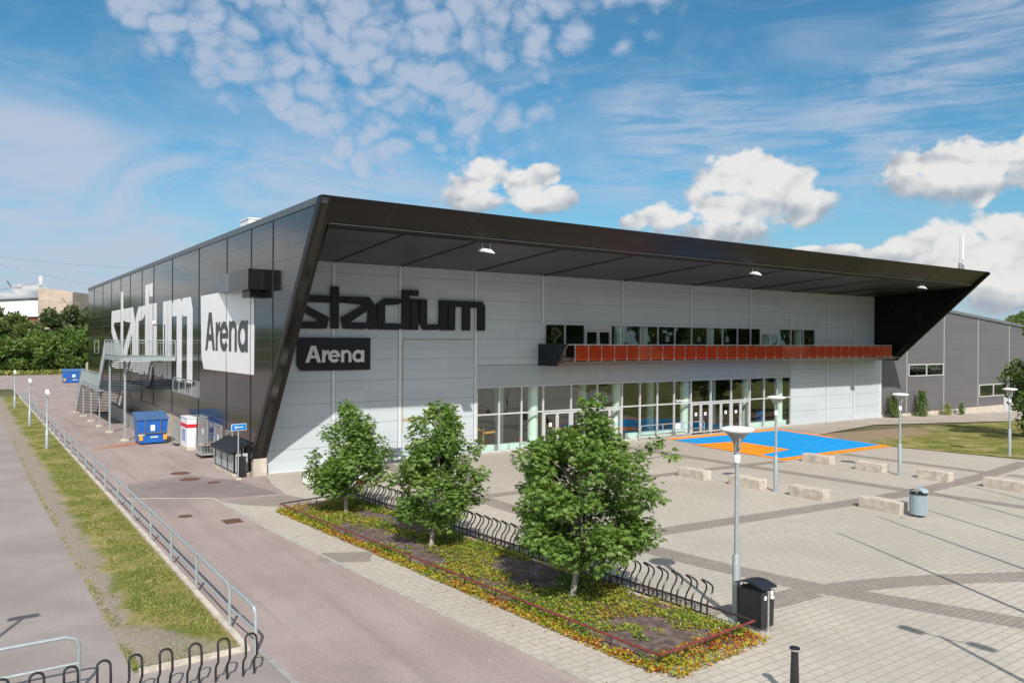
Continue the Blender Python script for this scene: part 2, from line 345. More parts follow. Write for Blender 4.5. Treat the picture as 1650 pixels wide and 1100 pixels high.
def cladding(name, col, rough, axis, zjoint=1.03, coat=0., spec=.5, var=.05, line=.55, wav=0.02, off=0.):
    """sheet-metal panels: horizontal joints as narrow grooves, faint mid ribs"""
    mt, n, p = newmat(name); o = ocoord(n); x, y, z = n.sep(o)
    fr = n.m('FRACT', n.m('DIVIDE', n.m('ADD', z, off), zjoint))
    dj = n.m('ABSOLUTE', n.m('SUBTRACT', fr, .5))
    gl = n.ss(dj, .483, .492)
    fr2 = n.m('ABSOLUTE', n.m('SUBTRACT', n.m('FRACT', n.m('MULTIPLY', n.m('DIVIDE', n.m('ADD', z, off), zjoint), 2.)), .5))
    gl2 = n.m('MULTIPLY', n.ss(fr2, .480, .492), .35)
    g = n.m('MAXIMUM', gl, gl2)
    # panels differ slightly
    wn = n.new('ShaderNodeTexWhiteNoise'); n.put(wn.inputs[0], n.comb(n.m('FLOOR', n.m('DIVIDE', x if axis == 'x' else y, 4.6)), n.m('FLOOR', n.m('DIVIDE', n.m('ADD', n.m('ADD', z, off), zjoint * .5), zjoint)), 1.))
    f = n.m('ADD', n.m('MULTIPLY', wn.outputs[0], .5), n.m('MULTIPLY', n.noise(o, .5, 5, .6), .5))
    c = n.mix(n.ss(f, .2, .8), sc3(col, 1 - var), sc3(col, 1 + var))
    # dirt runs
    dr = n.noise(n.v('MULTIPLY', o, (1.6, 1.6, .10)), 2.4, 5, .7)
    c = n.mix(n.ss(dr, .52, .8, 0, .22), c, sc3(col, .62))
    c = n.mix(n.m('MULTIPLY', g, line), c, sc3(col, .25))
    h = n.m('ADD', n.m('MULTIPLY', g, -1.), n.m('MULTIPLY', n.noise(n.v('MULTIPLY', o, (.5, .5, 2.)), .9, 3), wav * 20))
    setp(n, p, col=c, rough=n.ss(dr, .3, .8, rough - .03, rough + .05), spec=spec, coat=coat, norm=bump(n, h, .5, .012)); p.inputs['Coat Roughness'].default_value = .12
    return mt
FRONTM = cladding('light_grey_cladding', (.475, .52, .55), .45, 'x', 1.03, 0, .4)
BLACKM = cladding('black_gloss_cladding', (.007, .0068, .007), .11, 'y', 1.03, .25, .5, .1, .6, .004)
HALLM = cladding('dark_grey_cladding', (.125, .12, .125), .5, 'x', .93, 0, .4, .04, .5)
def fascia():
    mt, n, p = newmat('dark_bronze_fascia'); o = ocoord(n)
    a = n.noise(n.v('MULTIPLY', o, (.12, 1., 1.)), .8, 5, .6); b = n.noise(n.v('MULTIPLY', o, (1.3, .25, .25)), 1.0, 3, .6)
    c = n.mix(n.ss(a, .35, .65), (.010, .0085, .008), (.020, .017, .012))
    c = n.mix(n.ss(b, .5, .85, 0, .22), c, (.035, .03, .022))
    setp(n, p, col=c, rough=n.ss(b, .3, .8, .34, .46), spec=.30); return mt
FASC = fascia()
def soffit():
    mt, n, p = newmat('dark_soffit_boards'); o = ocoord(n); x, y, z = n.sep(o)
    fr = n.m('FRACT', n.m('DIVIDE', y, .3)); g = n.ss(n.m('ABSOLUTE', n.m('SUBTRACT', fr, .5)), .42, .48)
    a = n.noise(n.v('MULTIPLY', o, (.15, 1., 1.)), 1.5, 5, .6)
    c = n.mix(n.ss(a, .35, .65), (.028, .028, .030), (.045, .045, .048))
    c = n.mix(n.m('MULTIPLY', g, .6), c, (.012, .012, .012))
    setp(n, p, col=c, rough=.38, spec=.5, norm=bump(n, n.m('MULTIPLY', g, -1.), .5, .03)); return mt
SOFF = soffit()
NAVY = plain('navy_black_end_panel', (.012, .018, .026), .32, 0, .2, 2, .3)
BROWN = plain('brown_balcony_underside', (.13, .095, .075), .45, 0, .12, 2)
GRAPH = plain('charcoal_sign_face', (.010, .011, .014), .45, 0, .1, 3, .25)
LETW = plain('light_grey_letter', (.62, .63, .62), .5, 0, .04, 3)
PAINTW = plain('white_wall_paint', (.80, .80, .80), .32, 0, .04, 2)
PAINTD = plain('dark_wall_paint', (.05, .05, .055), .35, 0, .08, 2)
def glass(name, tint, base=.05, k=1.7, rough=0.0, opq=0.):
    mt = bpy.data.materials.new(name); mt.use_nodes = True; n = NT(mt.node_tree); mt.node_tree.nodes.clear()
    tr = n.new('ShaderNodeBsdfTransparent'); tr.inputs[0].default_value = (*tint, 1)
    gl = n.new('ShaderNodeBsdfGlossy'); gl.inputs[0].default_value = (.95, 1, .98, 1); gl.inputs['Roughness'].default_value = rough
    o = ocoord(n)
    gl_n = bump(n, n.noise(o, .55, 2, .5), .35, .035); n.put(gl.inputs['Normal'], gl_n)
    ge = n.new('ShaderNodeNewGeometry'); cs = n.m('ABSOLUTE', n.v('DOT_PRODUCT', ge.outputs['Normal'], ge.outputs['Incoming'], out=1))
    fr = n.m('ADD', .04, n.m('MULTIPLY', n.m('POWER', n.m('SUBTRACT', 1.0, cs), 5.0), .96))      # same from both sides of the pane
    fac = n.m('ADD', n.m('MULTIPLY', fr, k), base, clamp=True)
    mx_ = n.new('ShaderNodeMixShader'); n.put(mx_.inputs[0], fac); n.nt.links.new(tr.outputs[0], mx_.inputs[1]); n.nt.links.new(gl.outputs[0], mx_.inputs[2])
    out = n.new('ShaderNodeOutputMaterial')
    if opq:
        df = n.new('ShaderNodeBsdfPrincipled'); df.inputs['Base Color'].default_value = (*tint, 1); df.inputs['Roughness'].default_value = .3
        m2 = n.new('ShaderNodeMixShader'); m2.inputs[0].default_value = opq; n.nt.links.new(mx_.outputs[0], m2.inputs[1]); n.nt.links.new(df.outputs[0], m2.inputs[2]); n.nt.links.new(m2.outputs[0], out.inputs[0])
    else: n.nt.links.new(mx_.outputs[0], out.inputs[0])
    return mt
GLASS = glass('green_tinted_glass', (.80, .91, .87), .07, 2.3); GLASO = glass('orange_glass', (.72, .080, .010), .06, 1.6, .02, .36)
GLASSD = glass('dark_window_glass', (.35, .42, .38), .06, 2.0)

# ------------------------------------------------------------------ mesh helpers
class MB:
    def __init__(s): s.v = []; s.f = []
    def add(s, vs, fs):
        b = len(s.v); s.v += [tuple(q) for q in vs]; s.f += [tuple(b + i for i in f) for f in fs]; return s
    def box(s, x0, x1, y0, y1, z0, z1):
        return s.add([(x0,y0,z0),(x1,y0,z0),(x1,y1,z0),(x0,y1,z0),(x0,y0,z1),(x1,y0,z1),(x1,y1,z1),(x0,y1,z1)],
            [(0,3,2,1),(4,5,6,7),(0,1,5,4),(1,2,6,5),(2,3,7,6),(3,0,4,7)])
    def hexa(s, a, b):      # two quads (bottom ring, top ring)
        return s.add(list(a) + list(b), [(3,2,1,0),(4,5,6,7),(0,1,5,4),(1,2,6,5),(2,3,7,6),(3,0,4,7)])
    def quad(s, *p): return s.add(p, [tuple(range(len(p)))])
    def bar(s, a, b, w, h=None, upv=(0, 0, 1)):
        a = Vector(a); b = Vector(b); h = h or w; t = (b - a).normalized(); u = Vector(upv)
        if abs(t.dot(u)) > .98: u = Vector((1, 0, 0))
        sd = t.cross(u).normalized(); u = sd.cross(t)
        r = lambda c: [c + sd * (w/2) * i + u * (h/2) * j for i, j in ((-1,-1),(1,-1),(1,1),(-1,1))]
        return s.hexa(r(a), r(b))
    def tube(s, pts, r, n=8, cap=True, closed=False):
        pts = [Vector(p) for p in pts]; k = len(pts); rs = r if isinstance(r, (list, tuple)) else [r] * k
        up_ = None; rings = []
        for i, p in enumerate(pts):
            if closed: t = pts[(i+1) % k] - pts[i-1]
            else: t = (pts[min(i+1, k-1)] - pts[max(i-1, 0)])
            t.normalize()
            if up_ is None:
                up_ = Vector((0, 0, 1)) if abs(t.z) < .9 else Vector((1, 0, 0))
            sd = t.cross(up_); sd.normalize(); up_ = sd.cross(t); up_.normalize()
            rings.append([p + (sd * math.cos(a) + up_ * math.sin(a)) * rs[i] for a in [2*math.pi*j/n for j in range(n)]])
        vs = [q for ri in rings for q in ri]; fs = []
        for i in range(k if closed else k - 1):
            for j in range(n):
                a = i*n + j; b = i*n + (j+1) % n; c = ((i+1) % k)*n + (j+1) % n; d_ = ((i+1) % k)*n + j
                fs.append((a, b, c, d_))
        if cap and not closed: fs += [tuple(range(n))[::-1], tuple((k-1)*n + j for j in range(n))]
        return s.add(vs, fs)
    def lathe(s, cx, cy, prof, n=20):
        vs = []; fs = []
        for (r, z) in prof:
            for j in range(n): a = 2*math.pi*j/n; vs.append((cx + r*math.cos(a), cy + r*math.sin(a), z))
        for i in range(len(prof) - 1):
            for j in range(n): fs.append((i*n+j, i*n+(j+1) % n, (i+1)*n+(j+1) % n, (i+1)*n+j))
        fs += [tuple(range(n))[::-1], tuple((len(prof)-1)*n + j for j in range(n))]
        return s.add(vs, fs)
    def prism(s, loops, fn, d0, d1):
        """loops of 2-D points (first outer, rest holes); fn(u, v, d) -> xyz"""
        flat_ = [p for l in loops for p in l]
        tri = tessellate_polygon([[Vector((p[0], p[1], 0)) for p in l] for l in loops])
        k = len(flat_); vs = [fn(p[0], p[1], d0) for p in flat_] + [fn(p[0], p[1], d1) for p in flat_]
        fs = [tuple(t) for t in tri] + [tuple(k + i for i in t[::-1]) for t in tri]; b = 0
        for l in loops:
            for i in range(len(l)): j = (i + 1) % len(l); fs.append((b+i, b+j, k+b+j, k+b+i))
            b += len(l)
        return s.add(vs, fs)
    def build(s, name, mat, parent=None, smooth=False, bevel=0):
        me = bpy.data.meshes.new(name); off = wloc(parent) if parent else Vector()
        me.from_pydata([(q[0]-off.x, q[1]-off.y, q[2]-off.z) for q in s.v], [], s.f)
        bm = bmesh.new(); bm.from_mesh(me); bmesh.ops.recalc_face_normals(bm, faces=bm.faces); bm.to_mesh(me); bm.free()
        me.materials.append(mat); o = bpy.data.objects.new(name, me); COL.objects.link(o)
        if parent: o.parent = parent
        if smooth:
            me.polygons.foreach_set('use_smooth', [True] * len(me.polygons))
            try: me.set_sharp_from_angle(angle=math.radians(40))
            except Exception: pass
        if bevel:
            md = o.modifiers.new('bevel', 'BEVEL'); md.width = bevel; md.segments = 2; md.limit_method = 'ANGLE'
        return o
def wloc(p):
    v = Vector()
    while p: v = v + p.location; p = p.parent
    return v
def tag(o, label=None, cat=None, group=None, kind=None):
    if label: o['label'] = label
    if cat: o['category'] = cat
    if group: o['group'] = group
    if kind: o['kind'] = kind
    return o
def thing(name, label, cat, loc=(0, 0, 0), group=None):
    o = bpy.data.objects.new(name, None); COL.objects.link(o); o.location = loc; o.empty_display_size = .2
    return tag(o, label, cat, group)
def structure(name, mb, mat, **k):
    o = mb.build(name, mat, **k); o['kind'] = 'structure'; return o
def dup(root, loc, label=None, rotz=None, scale=None):
    def cp(o, par):
        c = o.copy(); COL.objects.link(c)
        if par: c.parent = par
        for ch in o.children: cp(ch, c)
        return c
    r = cp(root, None); r.location = loc
    if label: r['label'] = label
    if rotz is not None: r.rotation_euler = (0, 0, rotz)
    if scale is not None: r.scale = (scale,)*3 if not isinstance(scale, tuple) else scale
    return r
ORDW = ['first', 'second', 'third', 'fourth', 'fifth', 'sixth', 'seventh', 'eighth', 'ninth', 'tenth', 'eleventh', 'twelfth', 'thirteenth', 'fourteenth', 'fifteenth', 'sixteenth', 'seventeenth', 'eighteenth', 'nineteenth', 'twentieth']
TENS = {20: 'twenty', 30: 'thirty', 40: 'forty'}
def ordw(i):      # 0 -> first
    n = i + 1
    if n <= 20: return ORDW[i]
    if n % 10 == 0: return {30: 'thirtieth', 40: 'fortieth'}[n]
    return TENS[n//10*10] + '-' + ORDW[n % 10 - 1]
def gz(x): return 0.0 if x < 49 else -0.027 * (min(x, 95) - 49)

# ------------------------------------------------------------------ setting
g = MB()
xs = [-1500, -60, 49, 95, 300, 1500]; ys = [-1500, -200, 0, 200, 1500]
for i in range(len(xs)-1):
    for j in range(len(ys)-1):
        g.quad(*[(x, y, gz(x) - .05) for x, y in ((xs[i], ys[j]), (xs[i+1], ys[j]), (xs[i+1], ys[j+1]), (xs[i], ys[j+1]))])
structure('ground', g, GROUNDM)
# asphalt road and yard beside the long wall
r = MB()
kerb = [(-3.62, -5.0), (-3.42, -10.8), (-3.03, -15.8), (-2.70, -19.9), (-2.25, -24.6), (-1.7, -29.5), (-.9, -36), (2.5, -60)]
r.prism([[(-6.85, 75), (-6.85, -19.8)] + [(-6.6, -22), (-6, -30), (-5.5, -60)] + kerb[::-1] + [(-1.0, -4.85), (-.75, -2.4), (-.3, -.4), (-.3, 57.5), (3, 60), (3, 75)]], lambda u, v, d: (u, v, d), -.03, 0.0)
structure('road', r, ASPH)
r = MB(); r.box(-60, 40, 75.0, 116, -.03, 0.0); structure('far_yard', r, ASPH)
r = MB(); r.box(-40, 190, -74, -60.02, -.03, .004); r.box(-40, 190, -92, -78, -.03, .004); structure('far_road', r, PATHM)
# seam kerbstone between road and plaza, flush stone line across the road
def ribbon(pts, w, z0, z1):
    mb = MB()
    for i in range(len(pts)-1):
        a = Vector((*pts[i], 0)); b = Vector((*pts[i+1], 0))
        def nrm(k):
            t = Vector((*pts[min(k+1, len(pts)-1)], 0)) - Vector((*pts[max(k-1, 0)], 0)); t.normalize(); return Vector((-t.y, t.x, 0)) * w / 2
        n0, n1 = nrm(i), nrm(i+1)
        mb.hexa([(*(p.xy), z0) for p in (a-n0, b-n1, b+n1, a+n0)], [(*(p.xy), z1) for p in (a-n0, b-n1, b+n1, a+n0)])
    return mb
structure('kerb', ribbon([(x + .05, y) for x, y in kerb], .10, -.02, .03), plain('kerb_granite', (.36, .33, .29), .85, 0, .25, 5))
structure('kerb_line', ribbon([(-6.3, -2.5), (-3.55, -4.25), (-3.55, -5.0)], .08, -.02, .008), CONC)
structure('kerb_strip', ribbon([(-6.83, 60), (-6.83, 20), (-6.83, -19.75)], .13, -.03, .09), CONC)
structure('kerb_end', ribbon([(-6.76, -19.83), (-8.75, -19.83)], .12, -.03, .08), CONC)
structure('kerb_edge', ribbon([(-6.62, -19.98), (-6.55, -21.9), (-6.2, -27)], .12, -.02, .03), CONC2)
# footpath on the left and cycle-parking apron
r = MB(); r.prism([[(-9.0, 75), (-8.95, 3), (-8.85, -11.7), (-8.72, -19.77), (-6.68, -19.89), (-6.61, -22), (-6.26, -27), (-6, -60), (-60, -60), (-60, 75)]], lambda u, v, d: (u, v, d), -.03, .004)
structure('path', r, PATHM)
# verge between
me = MB(); nx, ny = 14, 120
pts = {}
for j in range(ny+1):
    y = -19.77 + (60 + 19.77) * (j/ny)**1.6
    xl = -8.84 - .28 * min(1, (y + 19.8)/23) - (0.15 if y > 3 else 0) * min(1, (y-3)/40 if y > 3 else 0)
    for i in range(nx+1):
        x = xl + (-6.9 - xl) * i/nx
        hz = .0 if i in (0,) else .02 + .03*noise.noise(Vector((x*1.5, y*.8, 0))) + .03*math.sin(math.pi*i/nx)
        pts[i, j] = (x, y, max(.006, hz + .01))
vs = [pts[i, j] for j in range(ny+1) for i in range(nx+1)]
fs = [(j*(nx+1)+i, j*(nx+1)+i+1, (j+1)*(nx+1)+i+1, (j+1)*(nx+1)+i) for j in range(ny) for i in range(nx)]
me.add(vs, fs); o = structure('verge', me, GRASSM, smooth=True)
# plaza
r = MB(); r.prism([kerb + [(60, -60), (49, -30), (34.3, -17.2), (33.7, -13), (33.3, -10.6), (33.9, -6.5), (35.2, -4.3), (44, -2.6), (49.5, -2.2), (49.5, .35), (-.3, .35), (-.3, -.4), (-.75, -2.4), (-1.0, -4.85)]], lambda u, v, d: (u, v, d), -.03, .012)
structure('plaza', r, PAVE)
r = MB(); r.prism([[(-3.5, -5.05), (-1.1, -5.0), (-.5, -6.9), (-1.2, -7.3), (-2.2, -7.0), (-3.0, -6.2)]], lambda u, v, d: (u, v, d), .0, .017)
structure('dark_paving_corner', r, PAVD)
# concrete slab apron in front of the doors
BZ = .014
for nm, pts_, w_ in [('paving_band', [(5.4, -.4), (5.0, -6), (4.9, -12), (5.0, -18), (5.4, -21.1), (6.0, -23.8), (6.8, -25.8), (7.6, -27.8), (9, -31)], .85),
                  ('paving_band', [(2.6, -23.7), (4.4, -23.8), (5.6, -23.85)], .8), ('paving_band', [(6.4, -24.1), (7.2, -24.3), (8.3, -24.7), (9.6, -25.3), (11.5, -26.3), (14, -28)], .8),
                  ('paving_band', [(5.5, -17.4), (10, -17.8), (16.3, -18.3), (20.2, -18.5)], .8), ('paving_band', [(20.9, -18.5), (26.6, -18.3), (33.3, -17.5)], .8),
                  ('paving_band', [(19.9, -2), (20.1, -9.9), (20.6, -18.3), (21.0, -22.4), (21.4, -30)], .7), ('paving_band', [(28.0, -10.6), (28.2, -17.8)], .7), ('paving_band', [(28.35, -18.7), (28.6, -30)], .7),
                  ('paving_band', [(5.4, -9.7), (18, -10.1), (19.7, -10.2)], .6), ('paving_band', [(20.5, -10.25), (23, -10.4)], .6),
                  ('paving_band', [(-3.25, -14.4), (-2.0, -15.1)], 1.0), ('paving_band', [(-2.2, -6.2), (-1.4, -7.3), (-.6, -7.55), (1.2, -7.4)], .55)]:
    BZ += .0007; structure(nm, ribbon(pts_, w_, .0, BZ), PAVD)
# painted court
r = MB(); r.quad(*[(x, y, .0265) for x, y in ((24.72, -.62), (35.3, -.75), (33.95, -10.35), (23.15, -10.38))]); structure('court_border', r, CORAN)
r = MB(); r.quad(*[(x, y, .0315) for x, y in ((24.55, -1.35), (34.75, -1.5), (33.4, -9.62), (23.75, -9.75))]); structure('court', r, CBLUE)
r = MB(); r.quad(*[(x, y, .0365) for x, y in ((23.95, -3.5), (27.35, -3.95), (27.0, -7.95), (23.45, -8.45))]); structure('court_key', r, CORAN)
# lawn and path on the right
r = MB(); L = [(35.25, -4.35), (33.95, -6.5), (33.38, -10.6), (33.78, -13), (34.4, -17.2), (49, -30), (62, -60)]
for i in range(len(L)-1):
    prev = None
    for k in range(14):
        f = lambda t, A: (A[0] + (110 - A[0]) * t, A[1] + ((-5.6 if A[1] > -8 else A[1]) - A[1]) * min(1, t*6) * (1 if i == 0 or i == 1 else 0))
        t0, t1 = (k/14)**2, ((k+1)/14)**2
        a, b = L[i], L[i+1]
        q4 = []
        for A, t in ((a, t0), (a, t1), (b, t1), (b, t0)):
            x = A[0] + (110 - A[0]) * t
            y = A[1] + (-6.2 - A[1]) * min(1, t*5) if A == L[0] else A[1]
            q4.append((x, y, gz(x) + .03))
        r.quad(*q4)
structure('lawn', r, LAWNM)
r = MB()
for a, b in (((44, -2.9, -2.2), (49, -3.2, .32)), ):
    pass
pp = [(35.25, -4.3, .35), (44, -2.9, .35), (49, -4.6, .35), (60, -5.9, .35), (75, -6.0, .35), (110, -6.1, .35)]
for i in range(len(pp)-1):
    (x0, y0, e0), (x1, y1, e1) = pp[i], pp[i+1]
    r.quad((x0, y0-.1, gz(x0)+.018), (x1, y1-.1, gz(x1)+.018), (x1, e1, gz(x1)+.018), (x0, e0, gz(x0)+.018))
structure('gravel_path', r, asph_plain('sandy_path', (.36, .31, .26), (.43, .38, .33)))
r = MB(); r.prism([[(-6.2, -2.45), (-3.5, -4.3), (-1.2, -4.75), (-1.7, -1), (-3.2, 1.6), (-5.8, .6)]], lambda u, v, d: (u, v, d), .0, .004)
structure('asphalt_repair', r, PATCHM)

# ------------------------------------------------------------------ the arena
XW = -.9
def W(y, z):     # long-wall measurements onto the wall plane
    s_ = (XW + 11.36) / (-.55 + 11.36); return -35.4 + (y + 35.4) * s_, 6.1 + (z - 6.1) * s_
A = thing('arena_building', 'black and light grey sports arena with a slanted overhanging roof frame', 'sports hall', (0, 0, 0))
YB = 57.0; ZT = 11.1
mb = MB()   # long black side wall
mb.prism([[(-8.3, 11.1), (YB, 11.1), (YB, 1.55), (W(14.5, 0)[0], 1.55), (W(14.5, 0)[0], .18), (-.1, .18), (-.1, .8), (-.42, .8)]], lambda u, v, d: (d, u, v), XW, XW + .3)
lw = mb.build('side_wall', BLACKM, A)
mb = MB(); mb.box(XW + .1, XW + .5, W(14.5, 0)[0], YB, 0, 1.55); mb.build('side_plinth', CONC, A)
mb = MB(); mb.box(XW + .05, XW + .5, -.1, W(14.5, 0)[0], 0, .18); mb.build('side_kerb', CONC2, A)
mb = MB()
for px_y in (55.42, 49.18, 43.68, 38.47, 33.85, 28.71, 24.21, 18.15, 11.16, 5.37, 1.27, -1.85):
    y = W(px_y, 0)[0]; zb = 1.56 if y > 11 else (.2 if y > 0 else .8 + (-y-.4)*1.285 + .1)
    mb = MB(); mb.box(XW - .024, XW + .02, y - .035, y + .035, zb, 11.01); mb.build('panel_joint', BLACKP, A)
mb = MB(); mb.prism([[(-8.52, 11.28), (YB + .05, 11.28), (YB + .05, 11.02), (-8.32, 11.02)]], lambda u, v, d: (d, u, v), XW - .05, XW + .25)
mb.build('roof_edge', plain('roof_edge_metal', (.10, .11, .12), .4, .2), A)
mb = MB(); mb.box(XW + .27, 49.05, -7.8, YB, 11.05, 11.2); mb.build('roof', GREYP, A)
mb = MB(); mb.box(XW + .3, 49.3, YB - .3, YB, 0, 11.05); mb.box(49.2, 49.4, .3, YB - .3, 0, 11.05); mb.build('rear_wall', BLACKM, A)
# the slanted frame: left fin, fascia, right fin
xo, xi = -.97, -.30; xr0, xr1 = 49.08, 49.42
mb = MB()
mb.hexa([(xo, -.42, .8), (xi, -.34, .8), (xi, .0, .8), (XW - .004, -.1, .8)][:4], [(xo, -8.5, 11.27), (xi, -8.35, 11.27), (xi, -7.9, 11.27), (XW - .004, -8.1, 11.27)])
mb = MB()
# left fin as a solid between outer edge, inner edge and the wall line behind
mb.add([(xo, -.42, .8), (xo, -8.55, 11.27), (xi, -.34, .8), (xi, -7.5, 10.45), (xo, -.1, .8), (xo, -8.15, 11.27), (xi, .02, .8), (xi, .02, 9.8), (xi, -7.45, 10.3)],
       [(0, 1, 3, 2), (0, 4, 5, 1), (2, 3, 8, 7, 6), (0, 2, 6, 4)])
mb.build('left_fin', FASC, A)
mb = MB()
mb.add([(xo, -8.55, 11.27), (xr1, -8.55, 11.27), (xr0, -7.5, 10.40), (xi, -7.5, 10.45), (xi, -7.36, 10.28), (xr0, -7.36, 10.25), (xo, -8.2, 11.285), (xr1, -8.2, 11.285)],
       [(0, 1, 2, 3), (3, 2, 5, 4), (0, 6, 7, 1)])
mb.build('fascia', FASC, A)
mb = MB(); mb.bar((xi, -7.50, 10.43), (xr0, -7.50, 10.38), .035, .03); mb.build('drip_edge', plain('drip_edge_metal', (.20, .19, .18), .4, .3), A)
mb = MB()
for i in range(14):
    x = 2 + i*3.55; mb = MB(); mb.bar((x, -8.50, 11.24), (x, -7.52, 10.46), .02, .02); mb.build('fascia_joint', plain('fascia_joint', (.07, .065, .06), .5), A)
mb = MB()
mb.add([(xr1, -8.55, 11.27), (xr0, -7.5, 10.40), (xr1, -1.55, 4.70), (xr0, -1.35, 4.86), (xr0, .0, 4.86), (xr0, .0, 9.84), (xr0, -7.4, 10.25), (xr1, .1, 4.70), (xr1, .1, 11.27)],
       [(0, 1, 3, 2), (1, 6, 5, 4, 3), (0, 2, 7, 8), (2, 3, 4, 7)])
mb.build('right_fin', cladding('right_fin_metal', (.004, .0045, .006), .28, 'y', 1.03, 0, .22, .05, .5, .004), A)
mb = MB(); mb.bar((xr1+.01, -8.55, 11.22), (xr1+.01, -1.6, 4.72), .09, .2); mb.bar((xr0 - .01, -3.7, 4.95 + 2.2), (xr0 - .01, -3.7, 10.0), .05, .05); mb.build('fin_trim', FASC, A)
mb = MB(); mb.quad((xi, -7.38, 10.27), (xr0, -7.38, 10.25), (xr0, 0.02, 9.80), (xi, 0.02, 9.77)); mb.build('soffit', SOFF, A)
J = [2.96, 6.46, 10.93, 15.41, 21.48, 27.56, 33.59, 38.16, 42.69, 46.26]
mb = MB()
for x in J:
    mb = MB(); mb.bar((x, -.12, 9.765), (x - .1, -7.3, 10.255), .09, .05); mb.build('soffit_joint', BLACKP, A)
# concrete foot under the left fin
mb = MB(); mb.box(-.9, -.3, -.42, 1.8, 0, .79); mb.build('concrete_foot', CONC, A, bevel=.015)
# front wall as panels round the openings
GX = [11.0, 12.44, 13.94, 15.45, 17.48, 19.48, 21.47, 22.98, 24.49, 26.0, 27.56, 29.48, 31.55, 33.52, 35.08, 36.55, 38.15]
UX = [15.56, 17.0, 18.49, 20.54, 21.55, 23.01, 24.52, 26.03, 27.59, 29.15, 30.64, 32.17, 33.56, 34.64, 36.67, 38.12, 39.61, 41.07]
Z0, Z1, Z2, Z3 = .1, 2.1, 3.57, 4.78; UZ0, UZ1 = 4.98, 7.08
mb = MB()
mb.box(-.3, 11.0, 0, .14, .06, 9.9); mb.box(11.0, 15.56, 0, .14, Z3, 9.9); mb.box(15.56, 41.07, 0, .14, UZ1, 9.9)
mb.box(41.07, 49.08, 0, .14, Z3, 9.9); mb.box(38.15, 50.15, 0, .14, .0, Z3); mb.box(15.56, 41.07, 0.02, .14, Z3, UZ0)
fwall = mb.build('front_wall', FRONTM, A)
JST = plain('light_joint_strip', (.60, .64, .66), .4, .1, .05, 2)
GAPM = plain('joint_gap', (.10, .105, .11), .6)
for x in J:
    z0 = .1 if x < 11.1 or x > 42 else 7.1
    mb = MB(); mb.box(x - .085, x + .085, -.022, .01, z0, 9.79); js = mb.build('joint_strip', JST, A)
    for s_ in (-1, 1):
        mb = MB(); mb.box(x + s_*.095 - .012, x + s_*.095 + .012, -.006, .01, z0, 9.79); mb.build('shadow_gap', GAPM, js)
for bb in ((49.85, 50.17, -.022, .01, -.05, 4.7), (38.13, 38.23, -.03, .01, .05, 4.78), (10.93, 11.05, -.03, .01, .05, 4.8)):
    mb = MB(); mb.box(*bb); mb.build('joint_strip', JST, A)
mb = MB(); mb.box(-.3, 10.9, -.03, .05, 0, .06); mb.build('wall_base', JST, A)
# the big flush door with its rusty rim
mb = MB(); mb.box(6.62, 10.8, -.012, .0, 6.10, 6.14); mb.box(6.60, 6.64, -.012, .0, 1.4, 6.10); mb.box(6.64, 10.1, -.011, .0, 2.02, 2.16)
mb.build('door_rim', plain('faded_rust_stain', (.38, .27, .16), .7, 0, .3, 3), A)
# spandrel panels above the ground-floor glass
for i in range(len(GX)-1):
    mb = MB(); mb.box(GX[i] + .02, GX[i+1] - .02, -.02, .10, Z2 + .05, Z3 - .02); mb.build('spandrel_panel', plain('spandrel_grey', (.37, .41, .43), .35, .1, .04, 1), A)
# ground-floor glazing
gf = MB()
for i, x in enumerate(GX):
    th = .045
    top = Z3 - .03
    gf.box(x - th, x + th, -.055, .06, .02, Z2 + .05); gf.box(x - .012, x + .012, -.03, .06, Z2 + .05, top)
doorbays = [3, 4, 5, 10, 11, 12]
for i in range(len(GX)-1):
    a, b = GX[i] + .045, GX[i+1] - .045
    gf.box(a, b, -.05, .05, Z2 - .03, Z2 + .05); gf.box(a, b, -.05, .05, Z1 - .03, Z1 + .05); gf.box(a, b, -.05, .05, .02, .12)
gfo = gf.build('glazed_front', FRAMEM, A)
for i in range(len(GX)-1):
    a, b = GX[i] + .045, GX[i+1] - .045
    mb = MB(); mb.quad((a, 0, Z1 + .05), (b, 0, Z1 + .05), (b, 0, Z2 - .03), (a, 0, Z2 - .03)); mb.build('upper_pane', GLASS, gfo)
    if i not in doorbays:
        mb = MB(); mb.quad((a, 0, .12), (b, 0, .12), (b, 0, Z1 - .03), (a, 0, Z1 - .03)); mb.build('lower_pane', GLASS, gfo)
def door_leaf(x0, x1, side, z0, z1, par, y=0.):
    f_ = MB(); t = .085
    f_.box(x0, x0 + t, y-.05, y+.03, z0, z1); f_.box(x1 - t, x1, y-.05, y+.03, z0, z1); f_.box(x0 + t, x1 - t, y-.05, y+.03, z0, z0 + .16); f_.box(x0 + t, x1 - t, y-.05, y+.03, z1 - t*1.2, z1)
    o = f_.build('door', FRAMEM, par)
    mb = MB(); mb.quad((x0 + t, y, z0 + .16), (x1 - t, y, z0 + .16), (x1 - t, y, z1 - t*1.2), (x0 + t, y, z1 - t*1.2)); mb.build('door_glass', GLASS, o)
    hx = x1 - t/2 if side > 0 else x0 + t/2
    mb = MB(); mb.tube([(hx, y-.05, z0+.8), (hx, y-.12, z0+.8), (hx, y-.12, z0+1.15), (hx, y-.05, z0+1.15)], .015, 6); mb.build('door_handle', STEEL, o)
    return o
for i in doorbays:
    a, b = GX[i] + .06, GX[i+1] - .06; mid = (a + b)/2
    for (p0, p1, sd) in ((a, mid - .012, 1), (mid + .012, b, -1)):
        dl = door_leaf(p0, p1, sd, .03, Z1 - .06, A)
        if (i + (sd > 0)) % 3 != 0:
            mb = MB(); cx_ = (p0+p1)/2; mb.box(cx_ - .11, cx_ + .11, -.013, -.0075, 1.22, 1.44); mb.build('notice', WHITE, dl)
